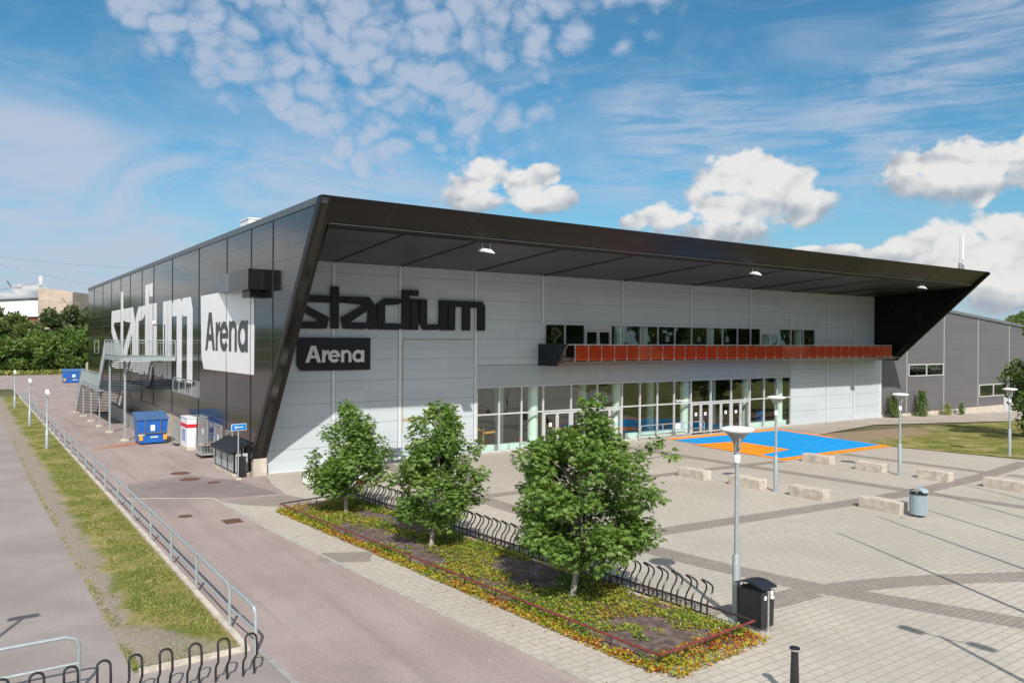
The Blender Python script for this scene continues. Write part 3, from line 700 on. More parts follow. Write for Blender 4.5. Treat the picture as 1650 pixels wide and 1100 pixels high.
# sign words above the middle bays ("Sports hall" lettering is too small to read): thin white line of letters
mb = MB(); x = 26.2
for k in range(13):
    wd = .07 if k != 6 else .03; mb.box(x, x + wd, -.012, -.003, 2.22, 2.22 + (.15 if k in (0, 3, 7, 10) else .10)); x += wd + .03
mb.build('window_lettering', WHITE, A)
# upper glazing strip
uf = MB()
for i, x in enumerate(UX): uf.box(x - .04, x + .04, -.04, .06, UZ0, UZ1)
for i in range(len(UX)-1):
    uf.box(UX[i] + .04, UX[i+1] - .04, -.035, .05, UZ1 - .06, UZ1); uf.box(UX[i] + .04, UX[i+1] - .04, -.035, .05, UZ0, UZ0 + .08)
ufo = uf.build('upper_glazing', FRAMEM, A)
for i in range(len(UX)-1):
    if i in (2, 13):
        a, b = UX[i] + .05, UX[i+1] - .05; mid = (a+b)/2
        mb = MB(); mb.box(a, b, -.03, .04, UZ1 - .32, UZ1 - .07); mb.build('door_head', FRAMEM, ufo)
        door_leaf(a, mid - .01, 1, UZ0 + .09, UZ1 - .34, A); door_leaf(mid + .01, b, -1, UZ0 + .09, UZ1 - .34, A)
    else:
        mb = MB(); mb.quad((UX[i] + .04, 0, UZ0 + .08), (UX[i+1] - .04, 0, UZ0 + .08), (UX[i+1] - .04, 0, UZ1 - .06), (UX[i] + .04, 0, UZ1 - .06)); mb.build('upper_strip_pane', GLASS, ufo)
# interiors
mb = MB(); mb.quad((10.9, .16, .03), (38.3, .16, .03), (38.3, 9, .03), (10.9, 9, .03)); mb.build('hall_floor', plain('hall_floor_grey', (.10, .10, .10), .35, 0, .1, 1), A)
mb = MB(); mb.quad((10.9, 9, .03), (38.3, 9, .03), (38.3, 9, 4.7), (10.9, 9, 4.7)); mb.quad((10.9, .16, 4.7), (38.3, .16, 4.7), (38.3, 9, 4.7), (10.9, 9, 4.7))
mb.quad((10.9, .16, .03), (10.9, 9, .03), (10.9, 9, 4.7), (10.9, .16, 4.7)); mb.quad((38.3, .16, .03), (38.3, 9, .03), (38.3, 9, 4.7), (38.3, .16, 4.7))
mb.quad((15.4, 5, 4.95), (41.2, 5, 4.95), (41.2, 5, 7.4), (15.4, 5, 7.4)); mb.quad((15.4, .16, 7.4), (41.2, .16, 7.4), (41.2, 5, 7.4), (15.4, 5, 7.4)); mb.quad((15.4, .16, 4.97), (41.2, .16, 4.97), (41.2, 5, 4.97), (15.4, 5, 4.97))
mb.quad((15.4, .16, 4.97), (15.4, 5, 4.97), (15.4, 5, 7.4), (15.4, .16, 7.4)); mb.quad((41.2, .16, 4.97), (41.2, 5, 4.97), (41.2, 5, 7.4), (41.2, .16, 7.4))
mb.build('interior_walls', DARK, A)
for x in (15.5, 21.9, 27.95, 34.2, 38.2 - .35):
    mb = MB(); mb.lathe(x - .33, .60, [(.30, .05), (.30, 3.7)], 20); mb.build('column', COLM, A, smooth=True)
    mb = MB(); mb.lathe(x - .9, 3.2, [(.28, .05), (.28, 4.6)], 14); mb.build('column', COLM, A, smooth=True)
for x in (23.95, 30.2, 36.0, 20.9 + .9, 40.0):
    mb = MB(); mb.lathe(x, .75, [(.3, 5.0), (.3, 7.3)], 16); mb.build('column', COLM, A, smooth=True)
mb = MB()
for a, b in ((11.1, 12.3), (12.5, 13.2), (13.3, 15.3), (22.2, 27.3), (33.7, 37.9)): mb.box(a, b, .2, .45, .05, .42)
mb.build('heater_casing', COLM, A)
mb = MB()
for k, (x, y) in enumerate([(12.0, 2.2), (17.6, 4), (24.6, 3.5), (31.3, 2.5), (36.6, 1.4)]):
    mb.box(x, x + .5, y, y + .5, .05, 1.0)
mb.build('indoor_bin', BLUEP, A, bevel=.04)
mb = MB(); mb.lathe(14.6, 1.0, [(.08, .1), (.08, .55), (.03, .62)], 10); mb.build('extinguisher', REDP, A)
mb = MB(); mb.bar((11.2, 1.2, 1.5), (12.2, 1.0, 1.02), .06); mb.bar((12.2, 1.0, 1.0), (12.9, 1.0, 1.03), .1); mb.bar((12.1, 1, .05), (12.1, 1, 1.3), .04); mb.build('turnstile', ORANGEP, A)
for x in (25.2, 27.0, 30.1, 33.0, 37.4):
    mb = MB(); mb.lathe(x, 1.6, [(.16, 6.1), (.12, 6.5)], 12); mb.tube([(x, 1.6, 6.5), (x, 1.6, 7.35)], .012, 5); mb.build('pendant_lamp', LAMPW, A)
# balcony
BY, BB = -2.49, -1.58
mb = MB(); mb.prism([[(-.02, 4.71), (BB, 4.71), (BY, 5.93), (-.02, 5.93)]], lambda u, v, d: (d, u, v), 15.08, 15.2); bal_end = mb.build('balcony_end_panel', NAVY, A)
mb = MB(); mb.hexa([(15.2, BB, 4.72), (xr0, BB, 4.80), (xr0, -.03, 4.80), (15.2, -.03, 4.72)], [(15.2, -2.22, 4.98), (xr0, -2.22, 5.0), (xr0, -.03, 5.0), (15.2, -.03, 4.98)]); bal = mb.build('balcony', BROWN, A)
mb = MB(); mb.bar((15.2, -2.5, 5.93), (15.2, BB+.02, 4.74), .1, .06); mb.box(15.2, 16.3, -2.1, -.1, 5.0, 5.18); mb.build('balcony_step', BROWN, A)
NP = 33; bx0, bx1 = 15.85, 47.5; st_ = (bx1 - bx0)/NP; RY = -2.36
for k in range(NP):
    a, b = bx0 + k*st_ + .03, bx0 + (k+1)*st_ - .03
    mb = MB(); mb.box(a, b, RY, RY + .015, 5.06, 5.84); mb.build('glass_panel', GLASO, bal)
for k in range(NP+1):
    x = bx0 + k*st_; mb = MB(); mb.box(x - .018, x + .018, RY + .02, RY + .07, 4.97, 5.86); mb.box(x-.035, x+.035, RY-.01, RY+.02, 5.10, 5.14); mb.box(x-.035, x+.035, RY-.01, RY+.02, 5.76, 5.80); mb.build('rail_post', STEEL, bal)
mb = MB(); mb.tube([(15.25, RY + .03, 5.90), (bx1 + .04, RY + .03, 5.90), (bx1 + .04, -.05, 5.90)], .028, 8); mb.box(bx1 + .02, bx1 + .06, RY, -.1, 5.02, 5.05); mb.build('top_rail', STEEL, bal)
mb = MB(); mb.box(bx1 + .02, bx1 + .035, RY+.1, -.1, 5.06, 5.84); mb.build('return_glass', GLASO, bal)
# ramp handrail in front of the glazing
hr = thing('handrail', 'low steel handrail standing in front of the middle ground-floor windows', 'handrail', (25, -.5, 0))
mb = MB(); mb.tube([(22.6, -.5, .02), (22.6, -.5, .85), (22.7, -.5, .92), (28.2, -.5, .92), (28.3, -.5, .85), (28.3, -.5, .02)], .028, 8); mb.tube([(22.6, -.5, .5), (28.3, -.5, .5)], .02, 6); mb.build('rail', STEEL, hr)
for x in (24.5, 26.4):
    mb = MB(); mb.tube([(x, -.5, .01), (x, -.5, .9)], .024, 8); mb.build('post', STEEL, hr)
mb = MB(); mb.box(25.6, 26.05, -.54, -.52, .58, .9); mb.build('notice_plate', WHITE, hr)

# glyphs of the wall lettering (front wall measurements)
GL = dict(
 s=[[(1.10,8.155),(2.715,8.158),(2.717,7.83),(1.60,7.83),(1.42,7.74),(2.69,7.13),(2.55,6.606),(1.10,6.606),(1.24,6.92),(2.30,6.95),(1.06,7.56),(1.0,7.86)]],
 t=[[(2.78,8.607),(3.157,8.611),(3.157,8.163),(3.46,8.163),(3.46,7.852),(3.157,7.852),(3.157,6.62),(2.78,6.616)]],
 a=[[(3.515,8.155),(4.715,8.165),(5.085,7.73),(5.069,6.607),(4.705,6.605),(4.70,6.72),(4.48,6.6),(3.40,6.622),(3.275,7.13),(4.435,7.79),(3.517,7.833)],[(4.68,7.53),(4.67,6.93),(3.73,6.94)]],
 d=[[(6.50,8.597),(6.917,8.601),(6.915,6.618),(6.525,6.613),(6.46,6.69),(6.27,6.59),(5.165,6.609),(5.161,7.879),(5.58,8.146),(6.50,8.148)],[(6.50,7.96),(6.21,7.845),(5.56,7.80),(5.555,6.913),(6.50,6.91)]],
 i=[[(6.965,8.168),(7.40,8.165),(7.40,6.611),(6.97,6.608)]],
 dot=[[(6.965,8.604),(7.405,8.606),(7.405,8.32),(7.09,8.322),(6.965,8.413)]],
 u=[[(7.487,8.16),(7.893,8.16),(7.898,6.91),(8.635,6.917),(8.635,8.16),(9.10,8.16),(9.09,6.611),(8.68,6.608),(8.657,6.72),(8.44,6.617),(7.70,6.62),(7.487,6.95)]],
 m=[[(9.145,8.161),(9.568,8.162),(9.585,8.078),(9.724,8.155),(10.33,8.163),(10.47,8.071),(10.56,8.16),(11.235,8.161),(11.415,7.92),(11.41,6.619),(10.98,6.613),(10.973,7.82),(10.60,7.825),(10.484,7.89),(10.482,6.62),(10.04,6.616),(10.032,7.844),(9.57,7.835),(9.555,6.617),(9.15,6.612)]])
fs_ = thing('wall_sign', 'large raised charcoal letters reading stadium on the light grey front wall', 'sign', (6, -.1, 7.3))
for k, l in GL.items():
    mb = MB(); mb.prism(l, lambda u, v, d: (u, d, v), -.18, -.03); mb.build('letter_' + (k if k != 'dot' else 'dot'), GRAPH, fs_)
def arc(cx, cz, r0, r1, a0, a1, n=22):
    a0, a1 = math.radians(a0), math.radians(a1)
    o = [(cx + r1*math.cos(a0+(a1-a0)*i/n), cz + r1*math.sin(a0+(a1-a0)*i/n)) for i in range(n+1)]
    i_ = [(cx + r0*math.cos(a0+(a1-a0)*i/n), cz + r0*math.sin(a0+(a1-a0)*i/n)) for i in range(n+1)]
    return o + i_[::-1]
def rect(x0, x1, z0, z1): return [(x0, z0), (x1, z0), (x1, z1), (x0, z1)]
ARENA = dict(
 A=[[(1.519,5.02),(1.70,5.02),(1.775,5.22),(2.035,5.22),(2.105,5.02),(2.285,5.02),(2.02,5.81),(1.785,5.81)]],
 A_hole=[(1.82,5.36),(1.99,5.36),(1.905,5.62)],
 r=[rect(2.33,2.485,5.02,5.60), [(2.485,5.30),(2.56,5.41),(2.667,5.44),(2.667,5.61),(2.57,5.60),(2.485,5.52)]],
 e=[arc(2.93,5.31,.15,.30,12,325), rect(2.79,3.225,5.27,5.375)],
 n=[rect(3.27,3.425,5.02,5.60), arc(3.545,5.365,.115,.245,0,160), rect(3.645,3.79,5.02,5.37)],
 a=[arc(4.145,5.31,.15,.30,0,360), rect(4.31,4.455,5.02,5.60)])
ps = thing('arena_sign', 'charcoal plate with pale letters reading Arena below the big front lettering', 'sign', (3, -.1, 5.4))
mb = MB(); mb.prism([[(1.16, 6.185), (4.787, 6.185), (4.787, 4.645), (1.34, 4.645), (1.16, 4.9)]], lambda u, v, d: (u, d, v), -.16, -.03); mb.build('plate', GRAPH, ps)
def arena_text(fn, parent, mat, d0, dd, holes=True):
    for k in 'Arena':
        pass
    for k in ('A', 'r', 'e', 'n', 'a'):
        mb = MB()
        for i, l in enumerate(ARENA[k]):
            loops = [l] + ([ARENA['A_hole']] if k == 'A' and i == 0 else [])
            mb.prism(loops, fn, d0, d0 + dd * (1 + .35*i))
        mb.build('letter_' + k, mat, parent)
arena_text(lambda u, v, d: (u, d, v), ps, LETW, -.16, -.02)
# painted lettering on the long wall
def side(u, v, d):        # front-wall glyph coordinates to the long wall
    y = 43.6 - (u - 1.03) * (43.6 - 12.65) / (11.415 - 1.03); z = 3.48 + (v - 6.61) * (8.55 - 3.48) / 1.55
    y, z = W(y, z); return (XW - d, y, z)
for k, l in GL.items():
    mb = MB(); mb.prism(l, side, .008, .020); mb.build('painted_letter_' + k, PAINTW, A)
mb = MB(); mb.prism([[(10.67, 8.49), (6.0, 8.5), (5.9, 8.42), (1.75, 8.42), (1.74, 9.0), (.70, 9.0), (.77, 4.46), (9.9, 4.43), (10.45, 5.1)]], lambda u, v, d: (XW - d, *W(u, v)), .008, .020)
wp = mb.build('painted_white_panel', PAINTW, A)
def side2(u, v, d):
    y = 9.6 - (u - 1.519) * (9.6 - 1.66) / 2.936; z = 5.47 + (v - 5.02) * (7.52 - 5.47) / .79
    y, z = W(y, z); return (XW - d, y, z)
arena_text(side2, A, PAINTD, .021, .006)
# windows, doors and hood on the long wall
def swin(y0, y1, z0, z1, n=2):
    (a, zb), (b, zt) = W(y0, z0), W(y1, z1)
    f_ = MB(); f_.box(XW-.03, XW, a, b, zb, zb+.05); f_.box(XW-.03, XW, a, b, zt-.05, zt)
    for i in range(n+1): y = a + (b-a)*i/n; f_.box(XW-.035, XW, y-.02, y+.02, zb+.05, zt-.05)
    o = f_.build('window', GREYP, A)
    for i in range(n): mb = MB(); mb.box(XW-.012, XW-.004, a+(b-a)*i/n+.03, a+(b-a)*(i+1)/n-.03, zb+.05, zt-.05); mb.build('pane', GLASSD, o)
swin(11.0, 17.8, 2.76, 3.68, 4); swin(52.0, 55.0, 4.6, 5.9, 1)
DOORG = plain('grey_steel_door', (.22, .22, .23), .45, .1, .06, 2)
for y0, y1, zt in ((9.0, 11.0, 1.75), (6.2, 7.5, 1.72), (4.2, 5.2, 1.6)):
    a, b = W(y0, 0)[0], W(y1, 0)[0]
    mb = MB(); mb.box(XW-.05, XW, a-.06, a, .02, zt); mb.box(XW-.05, XW, b, b+.06, .02, zt); mb.box(XW-.05, XW, a-.06, b+.06, zt, zt+.07); fr_ = mb.build('door_frame', GREYP, A)
    mb = MB(); mb.box(XW-.02, XW-.002, a, b, .02, zt); mb.build('side_door', DOORG, A)
    mb = MB(); mb.box(XW-.03, XW-.02, (a+b)/2-.1, (a+b)/2+.1, zt-.75, zt-.45); mb.build('door_notice', WHITE, A)
vh = thing('ventilation_hood', 'black boxy ventilation hood sticking out above the painted white panel', 'vent', (-1.1, 0, 8.3))
mb = MB(); xh = -1.62
mb.hexa([(XW-.002, 5.7, 8.42), (xh, 1.05, 8.2), (xh, -1.93, 8.2), (XW-.002, -1.93, 8.2)], [(XW-.002, 5.9, 9.3), (xh, 1.05, 9.07), (xh, -1.93, 9.07), (XW-.002, -1.93, 9.07)])
mb.build('hood', plain('hood_metal', (.010, .011, .012), .14, 0, .1, 1, .4), vh); mb = MB(); mb.box(-1.4, XW-.003, -1.4, -.3, 7.9, 8.19); mb.build('outlet', BLACKP, vh)
# roof equipment
rb = thing('roof_unit', 'small white roof unit showing above the long wall edge', 'roof unit', (.6, 4.5, 11.2))
mb = MB(); mb.box(.0, 1.2, 3.6, 5.0, 11.2, 12.0); mb.build('casing', WHITE, rb); mb = MB(); mb.box(-.04, 1.24, 3.56, 5.04, 12.0, 12.06); mb.build('cap', ANTW, rb)
def antenna(name, label, x, y, z, h, n, group=None):
    t = thing(name, label, 'antenna', (x, y, z), group)
    for i in range(n):
        ox = (i - (n-1)/2) * .33
        mb = MB(); mb.box(x+ox-.1, x+ox+.1, y-.06, y+.06, z + h*.32, z + h); mb.build('panel', ANTW, t, bevel=.02)
    for i in range(max(2, n)):
        ox = (i - (max(2, n)-1)/2) * .4
        mb = MB(); mb.tube([(x+ox, y+.1, z), (x+ox, y+.1, z + h*.95)], .025, 6); mb.build('mast', STEEL, t)
    mb = MB(); mb.box(x-.35, x-.1, y, y+.15, z+.25, z+.65); mb.box(x+.12, x+.3, y, y+.15, z+.2, z+.55); mb.bar((x-.5, y+.1, z), (x-.1, y+.1, z+.5), .03); mb.bar((x+.5, y+.1, z), (x+.1, y+.1, z+.5), .03); mb.bar((x-.5, y+.1, z+.3), (x+.5, y+.1, z+.3), .03); mb.build('radio_boxes', GREYP, t)
    return t
an = antenna('antenna', 'tall white panel antenna on the arena roof near its pointed right tip', 48.1, -7.3, 11.28, 2.75, 1)
def floodlight(x, label):
    t = thing('floodlight', label, 'floodlight', (x, -7.2, 10.1), 'white floodlights under the front edge of the canopy')
    mb = MB(); mb.hexa([(x-.28, -7.55, 9.86), (x+.34, -7.5, 9.80), (x+.34, -7.05, 9.86), (x-.28, -7.05, 9.90)], [(x-.22, -7.45, 10.0), (x+.2, -7.4, 9.98), (x+.2, -7.1, 10.0), (x-.22, -7.1, 10.02)]); mb.build('lamp_head', LAMPW, t, bevel=.02)
    mb = MB()
    for s_ in (-.2, .2): mb.bar((x+s_, -7.28, 10.0), (x+s_, -7.28, 10.24), .03)
    mb.build('bracket', GALV, t)
    return t
for x, lb in ((6.85, 'white floodlight under the canopy above the big front letters'), (24.7, 'white floodlight under the middle of the canopy'), (42.5, 'white floodlight under the canopy beside the right fin')): floodlight(x, lb)

# neighbouring dark grey hall
H = thing('grey_hall', 'dark grey clad hall with a sloping roofline on a concrete base', 'hall', (60, 5, 0))
hx0, hx1, hy = 50.16, 112., .3
top = lambda x: 8.95 - .0757 * (x - 61.29)
mb = MB(); mb.prism([[(hx0, .17), (hx1, .17), (hx1, top(hx1)), (hx0, top(hx0))]], lambda u, v, d: (u, d, v), hy, hy + .3)
mb.box(hx1 - .3, hx1, hy+.3, 45, -1.5, top(hx1)); mb.build('wall', HALLM, H)
mb = MB(); mb.box(hx0, hx1, hy + .06, hy + .4, -1.8, .17); mb.build('plinth', CONC, H)
mb = MB(); mb.hexa([(hx0, hy-.12, top(hx0)-.05), (hx1+.2, hy-.12, top(hx1)-.05), (hx1+.2, 45, top(hx1)-.05), (hx0, 45, top(hx0)-.05)], [(hx0, hy-.12, top(hx0)+.22), (hx1+.2, hy-.12, top(hx1)+.22), (hx1+.2, 45, top(hx1)+.22), (hx0, 45, top(hx0)+.22)]); mb.build('roof', plain('hall_roof_trim', (.16, .17, .18), .4, .2), H)
mb = MB()
for x in (54.6, 60.87, 67.25, 73.69, 80, 86.4, 92.8, 99): mb.box(x-.07, x+.07, hy-.03, hy, .2, top(x)-.06)
mb.build('joint_strips', plain('hall_joint_strip', (.34, .34, .34), .4, .1), H)
for (x0, x1, z0, z1, n) in ((54.9, 60.75, 3.22, 4.28, 2), (67.5, 73.2, 1.0, 2.2, 2)):
    f_ = MB(); f_.box(x0, x1, hy-.06, hy, z0, z0+.09); f_.box(x0, x1, hy-.06, hy, z1-.09, z1)
    for i in range(n+1): x = x0 + (x1-x0)*i/n; f_.box(x-.06, x+.06, hy-.065, hy, z0+.09, z1-.09)
    o = f_.build('window', FRAMEM, H)
    for i in range(n): mb = MB(); mb.box(x0+(x1-x0)*i/n+.06, x0+(x1-x0)*(i+1)/n-.06, hy-.02, hy-.008, z0+.09, z1-.09); mb.build('pane', GLASSD, o)
mb = MB(); mb.box(72.6, 74.6, hy-.03, hy+.06, -.9, .9); mb.build('door', FRAMEM, H)

# ------------------------------------------------------------------ external stair
ST = thing('metal_staircase', 'galvanised escape staircase with two landings on the long black wall', 'staircase', (-2.5, 26, 0))
xO, xI = -3.62, XW - .1
POST = [(-3.98, 37.3, 0), (-3.88, 33.5, 2.55), (-3.85, 29.2, 2.55), (-3.80, 25.2, 2.55), (-3.75, 20.9, 4.8), (-3.62, 15.9, 4.8)]
for (x, y, h) in POST:
    mb = MB(); mb.box(x-.22, x+.22, y-.22, y+.22, 0, .12); mb.build('footing', CONC, ST, bevel=.02)
    if h:
        mb = MB(); wd = .11 if h > 3 else .075; mb.bar((x, y, .12), (x, y, h), wd, wd); mb.bar((x, y, h-.45), (x+.35, y, h), .06); mb.bar((x, y, h-.45), (x, y+.3, h), .06); mb.build('post', GALV, ST)
def landing(y0, y1, z, nm):
    mb = MB(); mb.box(-3.95, xI, y0, y1, z-.06, z); mb.build(nm + '_deck', TREADM, ST); mb = MB(); mb.box(-4.0, -3.9, y0, y1, z-.22, z+.03); mb.box(-3.9, xI, y0-.06, y0, z-.22, z+.03)
    for k in range(int((y1-y0)/1.1)): mb.box(-3.9, xI, y0+.5+k*1.1, y0+.56+k*1.1, z-.18, z-.06)
    mb.build(nm + '_frame', GALV, ST)
landing(24.2, 34.0, 2.72, 'landing'); landing(15.0, 21.6, 4.98, 'landing')
def flight(ya, za, yb, zb, n):
    for x in (-3.95, -2.4, xI - .05):
        mb = MB(); mb.bar((x, ya, za - .05), (x, yb, zb - .05), .06, .26); mb.build('stringer', GALV, ST)
    for k in range(n):
        t = (k + .5)/n; y = ya + (yb-ya)*t; z = za + (zb-za)*t
        mb = MB(); mb.box(-3.9, xI, y-.1, y+.1, z-.03, z+.02); mb.build('tread', TREADM, ST)
flight(37.6, .05, 34.0, 2.70, 19); flight(24.3, 2.75, 21.6, 4.95, 16)
def stair_rail(p, nm='railing', gap=.16):
    mb = MB(); mb.tube([(x, y, z + 1.0) for x, y, z in p], .03, 6); mb.tube([(x, y, z + .86) for x, y, z in p], .018, 6); mb.tube([(x, y, z + .1) for x, y, z in p], .018, 6)
    for i in range(len(p)-1):
        a, b = Vector(p[i]), Vector(p[i+1]); L_ = (b-a).length; n = max(1, int(L_/gap))
        for k in range(n):
            c = a + (b-a)*(k/n); thick = .035 if k % 9 == 0 else .012
            mb.tube([(c.x, c.y, c.z + (.0 if k % 9 == 0 else .1)), (c.x, c.y, c.z + (1.0 if k % 9 == 0 else .86))], thick*.8, 4)
    e = p[-1]; mb.tube([(e[0], e[1], e[2]), (e[0], e[1], e[2]+1.0)], .028, 5)
    mb.build(nm, GALV, ST)
stair_rail([(-3.95, 37.4, .1), (-3.95, 34.0, 2.72), (-3.95, 24.3, 2.72), (-3.95, 21.6, 4.98), (-3.95, 15.02, 4.98), (xI, 15.02, 4.98)])
# ramp wall under the stair
pw = thing('ramp_wall', 'low grey concrete wall along the ramp under the staircase', 'wall', (-1.9, 30, 0))
mb = MB(); mb.hexa([(-2.1, 19, 0), (-1.9, 19, 0), (-1.9, 33, 0), (-2.1, 33, 0)], [(-2.1, 19, .85), (-1.9, 19, .85), (-1.9, 33, 1.1), (-2.1, 33, 1.1)]); mb.build('concrete_wall', CONC2, pw)
# door at the upper landing with frame and camera pole
cp_ = thing('camera_pole', 'thin black pole with a white ball camera on the upper stair landing', 'camera', (-1.5, 15.6, 5))
mb = MB(); mb.tube([(-1.5, 15.6, 5.0), (-1.5, 15.6, 6.9), (-1.9, 16.6, 6.9)], .03, 6); mb.build('pole', BLACKP, cp_); mb = MB(); mb.lathe(-1.9, 16.6, [(.02, 6.92), (.1, 6.98), (.12, 7.08), (.08, 7.18), (.01, 7.2)], 10); mb.build('camera_ball', WHITE, cp_)

# ------------------------------------------------------------------ things along the long wall
def dumpster(name, label, x, y, wx, wy, h, parts=True):
    t = thing(name, label, 'container', (x, y, 0), 'blue waste containers')
    mb = MB(); mb.hexa([(x+.12, y+.05, .08), (x+wx-.12, y+.05, .08), (x+wx-.12, y+wy-.05, .08), (x+.12, y+wy-.05, .08)], [(x, y, h), (x+wx, y, h), (x+wx, y+wy, h+.28), (x, y+wy, h+.28)]); mb.build('body', BLUEP, t, bevel=.02)
    mb = MB(); mb.hexa([(x-.05, y-.06, h), (x+wx+.05, y-.06, h), (x+wx+.05, y+wy+.04, h+.28), (x-.05, y+wy+.04, h+.28)], [(x-.05, y-.06, h+.06), (x+wx+.05, y-.06, h+.06), (x+wx+.05, y+wy+.04, h+.36), (x-.05, y+wy+.04, h+.36)]); mb.build('lid', plain('blue_lid', (.06, .13, .28), .45, 0, .15, 3), t)
    mb = MB()
    for k in (.25*wx, .75*wx): mb.box(x+k-.03, x+k+.03, y-.05, y+.02, .62, h)
    mb.box(x+.02, x+wx-.02, y-.04, y+.03, .62, .69); mb.build('ribs', plain('blue_rib', (.10, .11, .14), .5, 0, .2, 5), t)
    for sx in (.07, wx-.27):
        mb = MB(); mb.box(x+sx+.02, x+sx+.2, y+.0, y+.04, .25, .55); mb.build('reflector', ORANGEP, t)
    mb = MB(); mb.box(x+wx*.42, x+wx*.56, y-.015, y+.01, .78, 1.12); mb.build('sticker', WHITE, t)
    mb = MB(); mb.box(x+.02, x+.38, y-.012, y+.02, .54, .6); mb.box(x+wx*.42, x+wx*.66, y-.0, y+.04, .38, .46); mb.build('lettering', plain('pale_sticker', (.55, .68, .6), .5), t)
    for sx in (.12, wx-.3):
        for sy in (.1, wy-.25):
            mb = MB(); mb.box(x+sx, x+sx+.16, y+sy, y+sy+.16, 0, .09); mb.build('skid', BLACKP, t)
    return t
dumpster('waste_container', 'blue steel waste container with orange reflectors beside the white and red locker', -3.3, 13.5, 1.62, 1.6, 1.42)
dumpster('waste_container', 'distant blue waste container behind the far end of the staircase', -.6, 86, 2.6, 2.2, 1.5)
fc = thing('concrete_enclosure', 'pale concrete enclosure beyond the far corner of the black wall', 'wall', (3, 75, 0))
mb = MB(); mb.box(1.1, 7, 70, 70.3, 0, 3.0); mb.box(1.1, 1.4, 70.3, 77, 0, 3.0); mb.build('concrete_wall', CONC, fc); mb = MB(); mb.box(1.0, 7.1, 69.95, 70.35, 3.0, 3.1); mb.build('coping', CONC2, fc)
ic = thing('storage_locker', 'white locker cabinet with a red band against the long wall', 'cabinet', (-1.35, 10, 0))
mb = MB(); mb.box(-1.42, -.93, 9.9, 11.45, .16, 1.72); mb.build('body', WHITE, ic, bevel=.015); mb = MB(); mb.box(-1.46, -.92, 9.86, 11.49, 0, .16); mb.build('base', CONC, ic); mb = MB(); mb.box(-1.45, -.92, 9.87, 11.48, 1.72, 1.78); mb.build('roof', ANTW, ic)
mb = MB(); mb.box(-1.432, -.94, 9.888, 11.46, 1.22, 1.42); mb.build('red_band', REDP, ic); mb = MB(); mb.box(-1.434, -1.42, 10.3, 11.1, .45, 1.1); mb.build('picture', plain('locker_picture', (.25, .32, .5), .5, 0, .6, 9), ic)
def rollcage(label, x, y, wx, wy, h):
    t = thing('roll_cage', label, 'trolley', (x, y, 0), 'roll cages by the long wall')
    mb = MB(); mb.box(x, x+wx, y, y+wy, .16, .21); mb.build('base_plate', TIMB, t)
    mb = MB()
    for yy in (y+.02, y+wy-.02):
        mb.tube([(x+.02, yy, .2), (x+.02, yy, h), (x+wx-.02, yy, h), (x+wx-.02, yy, .2)], .018, 6)
        for k in range(1, 6): mb.tube([(x+.02, yy, .2+k*(h-.2)/6), (x+wx-.02, yy, .2+k*(h-.2)/6)], .008, 4)
        for k in range(1, 4): mb.tube([(x+.02+k*(wx-.04)/4, yy, .2), (x+.02+k*(wx-.04)/4, yy, h)], .008, 4)
    mb.build('mesh_sides', GALV, t)
    for cx_ in (x+.08, x+wx-.08):
        for cy_ in (y+.1, y+wy-.1):
            mb = MB(); mb.tube([(cx_-.02, cy_, .075), (cx_+.02, cy_, .075)], .072, 10); mb.build('castor', RUBBER, t)
    return t
rollcage('galvanised roll cage between the blue container and the white locker', -1.62, 12.0, .6, .75, 1.32)
rc = rollcage('grey trolley with boards on it in front of the side doors', -1.55, 6.3, .65, 1.3, 1.1)
mb = MB(); mb.bar((-1.45, 6.4, .95), (-1.0, 7.3, .8), .16, .02); mb.box(-1.5, -1.0, 6.5, 7.3, .62, .65); mb.build('board', plain('plywood', (.45, .34, .22), .7, 0, .2, 8), rc)
mb = MB(); mb.lathe(-1.25, 6.95, [(.12, .22), (.2, .58), (.18, .58), (.1, .25)], 12); mb.build('plastic_tub', GREYP, rc)
sh = thing('low_shed', 'low glazed shed with a sloping black roof at the foot of the fin', 'shed', (-1.3, 1.7, 0))
mb = MB(); mb.box(-1.68, -.95, .05, 3.35, 0, .14); mb.build('base', CONC, sh)
mb = MB()
for y in (.12, 1.15, 2.2, 3.28): mb.box(-1.62, -1.55, y-.04, y+.04, .14, 1.02); mb.box(-1.0, -.95, y-.04, y+.04, .14, 1.25)
mb.box(-1.62, -1.55, .08, 3.32, .96, 1.02); mb.box(-1.62, -1.55, .16, 3.24, .14, .2); mb.box(-1.55, -1.0, .08, .14, .14, .2); mb.box(-1.3, -1.24, .08, .14, .2, 1.1); mb.build('frame', BLACKP, sh)
for a, b in ((.16, 1.11), (1.19, 2.16), (2.24, 3.24)):
    mb = MB(); mb.box(-1.6, -1.58, a, b, .2, .96); mb.build('side_pane', plain('milky_pane', (.33, .38, .38), .25, 0, .3, 3), sh)
mb = MB(); mb.box(-1.54, -1.01, .1, .12, .2, 1.0); mb.build('end_pane', plain('white_end_pane', (.45, .46, .46), .4, 0, .2, 3), sh)
mb = MB(); mb.hexa([(-1.82, -.02, .98), (-.93, -.02, 1.42), (-.93, 3.45, 1.42), (-1.82, 3.45, .98)], [(-1.82, -.02, 1.04), (-.93, -.02, 1.48), (-.93, 3.45, 1.48), (-1.82, 3.45, 1.04)])
for k in range(9): mb.bar((-1.8, .05+k*.42, 1.06), (-.95, .05+k*.42, 1.49), .03, .03)
mb.build('roof', BLACKP, sh)
bn_ = thing('wheelie_bin', 'slim black bin standing at the near end of the low shed', 'bin', (-1.4, -.3, 0))
mb = MB(); mb.box(-1.52, -1.2, -.32, -.02, .05, .85); mb.build('body', BLACKP, bn_, bevel=.02); mb = MB(); mb.box(-1.54, -1.18, -.34, .0, .85, .9); mb.build('lid', RUBBER, bn_)
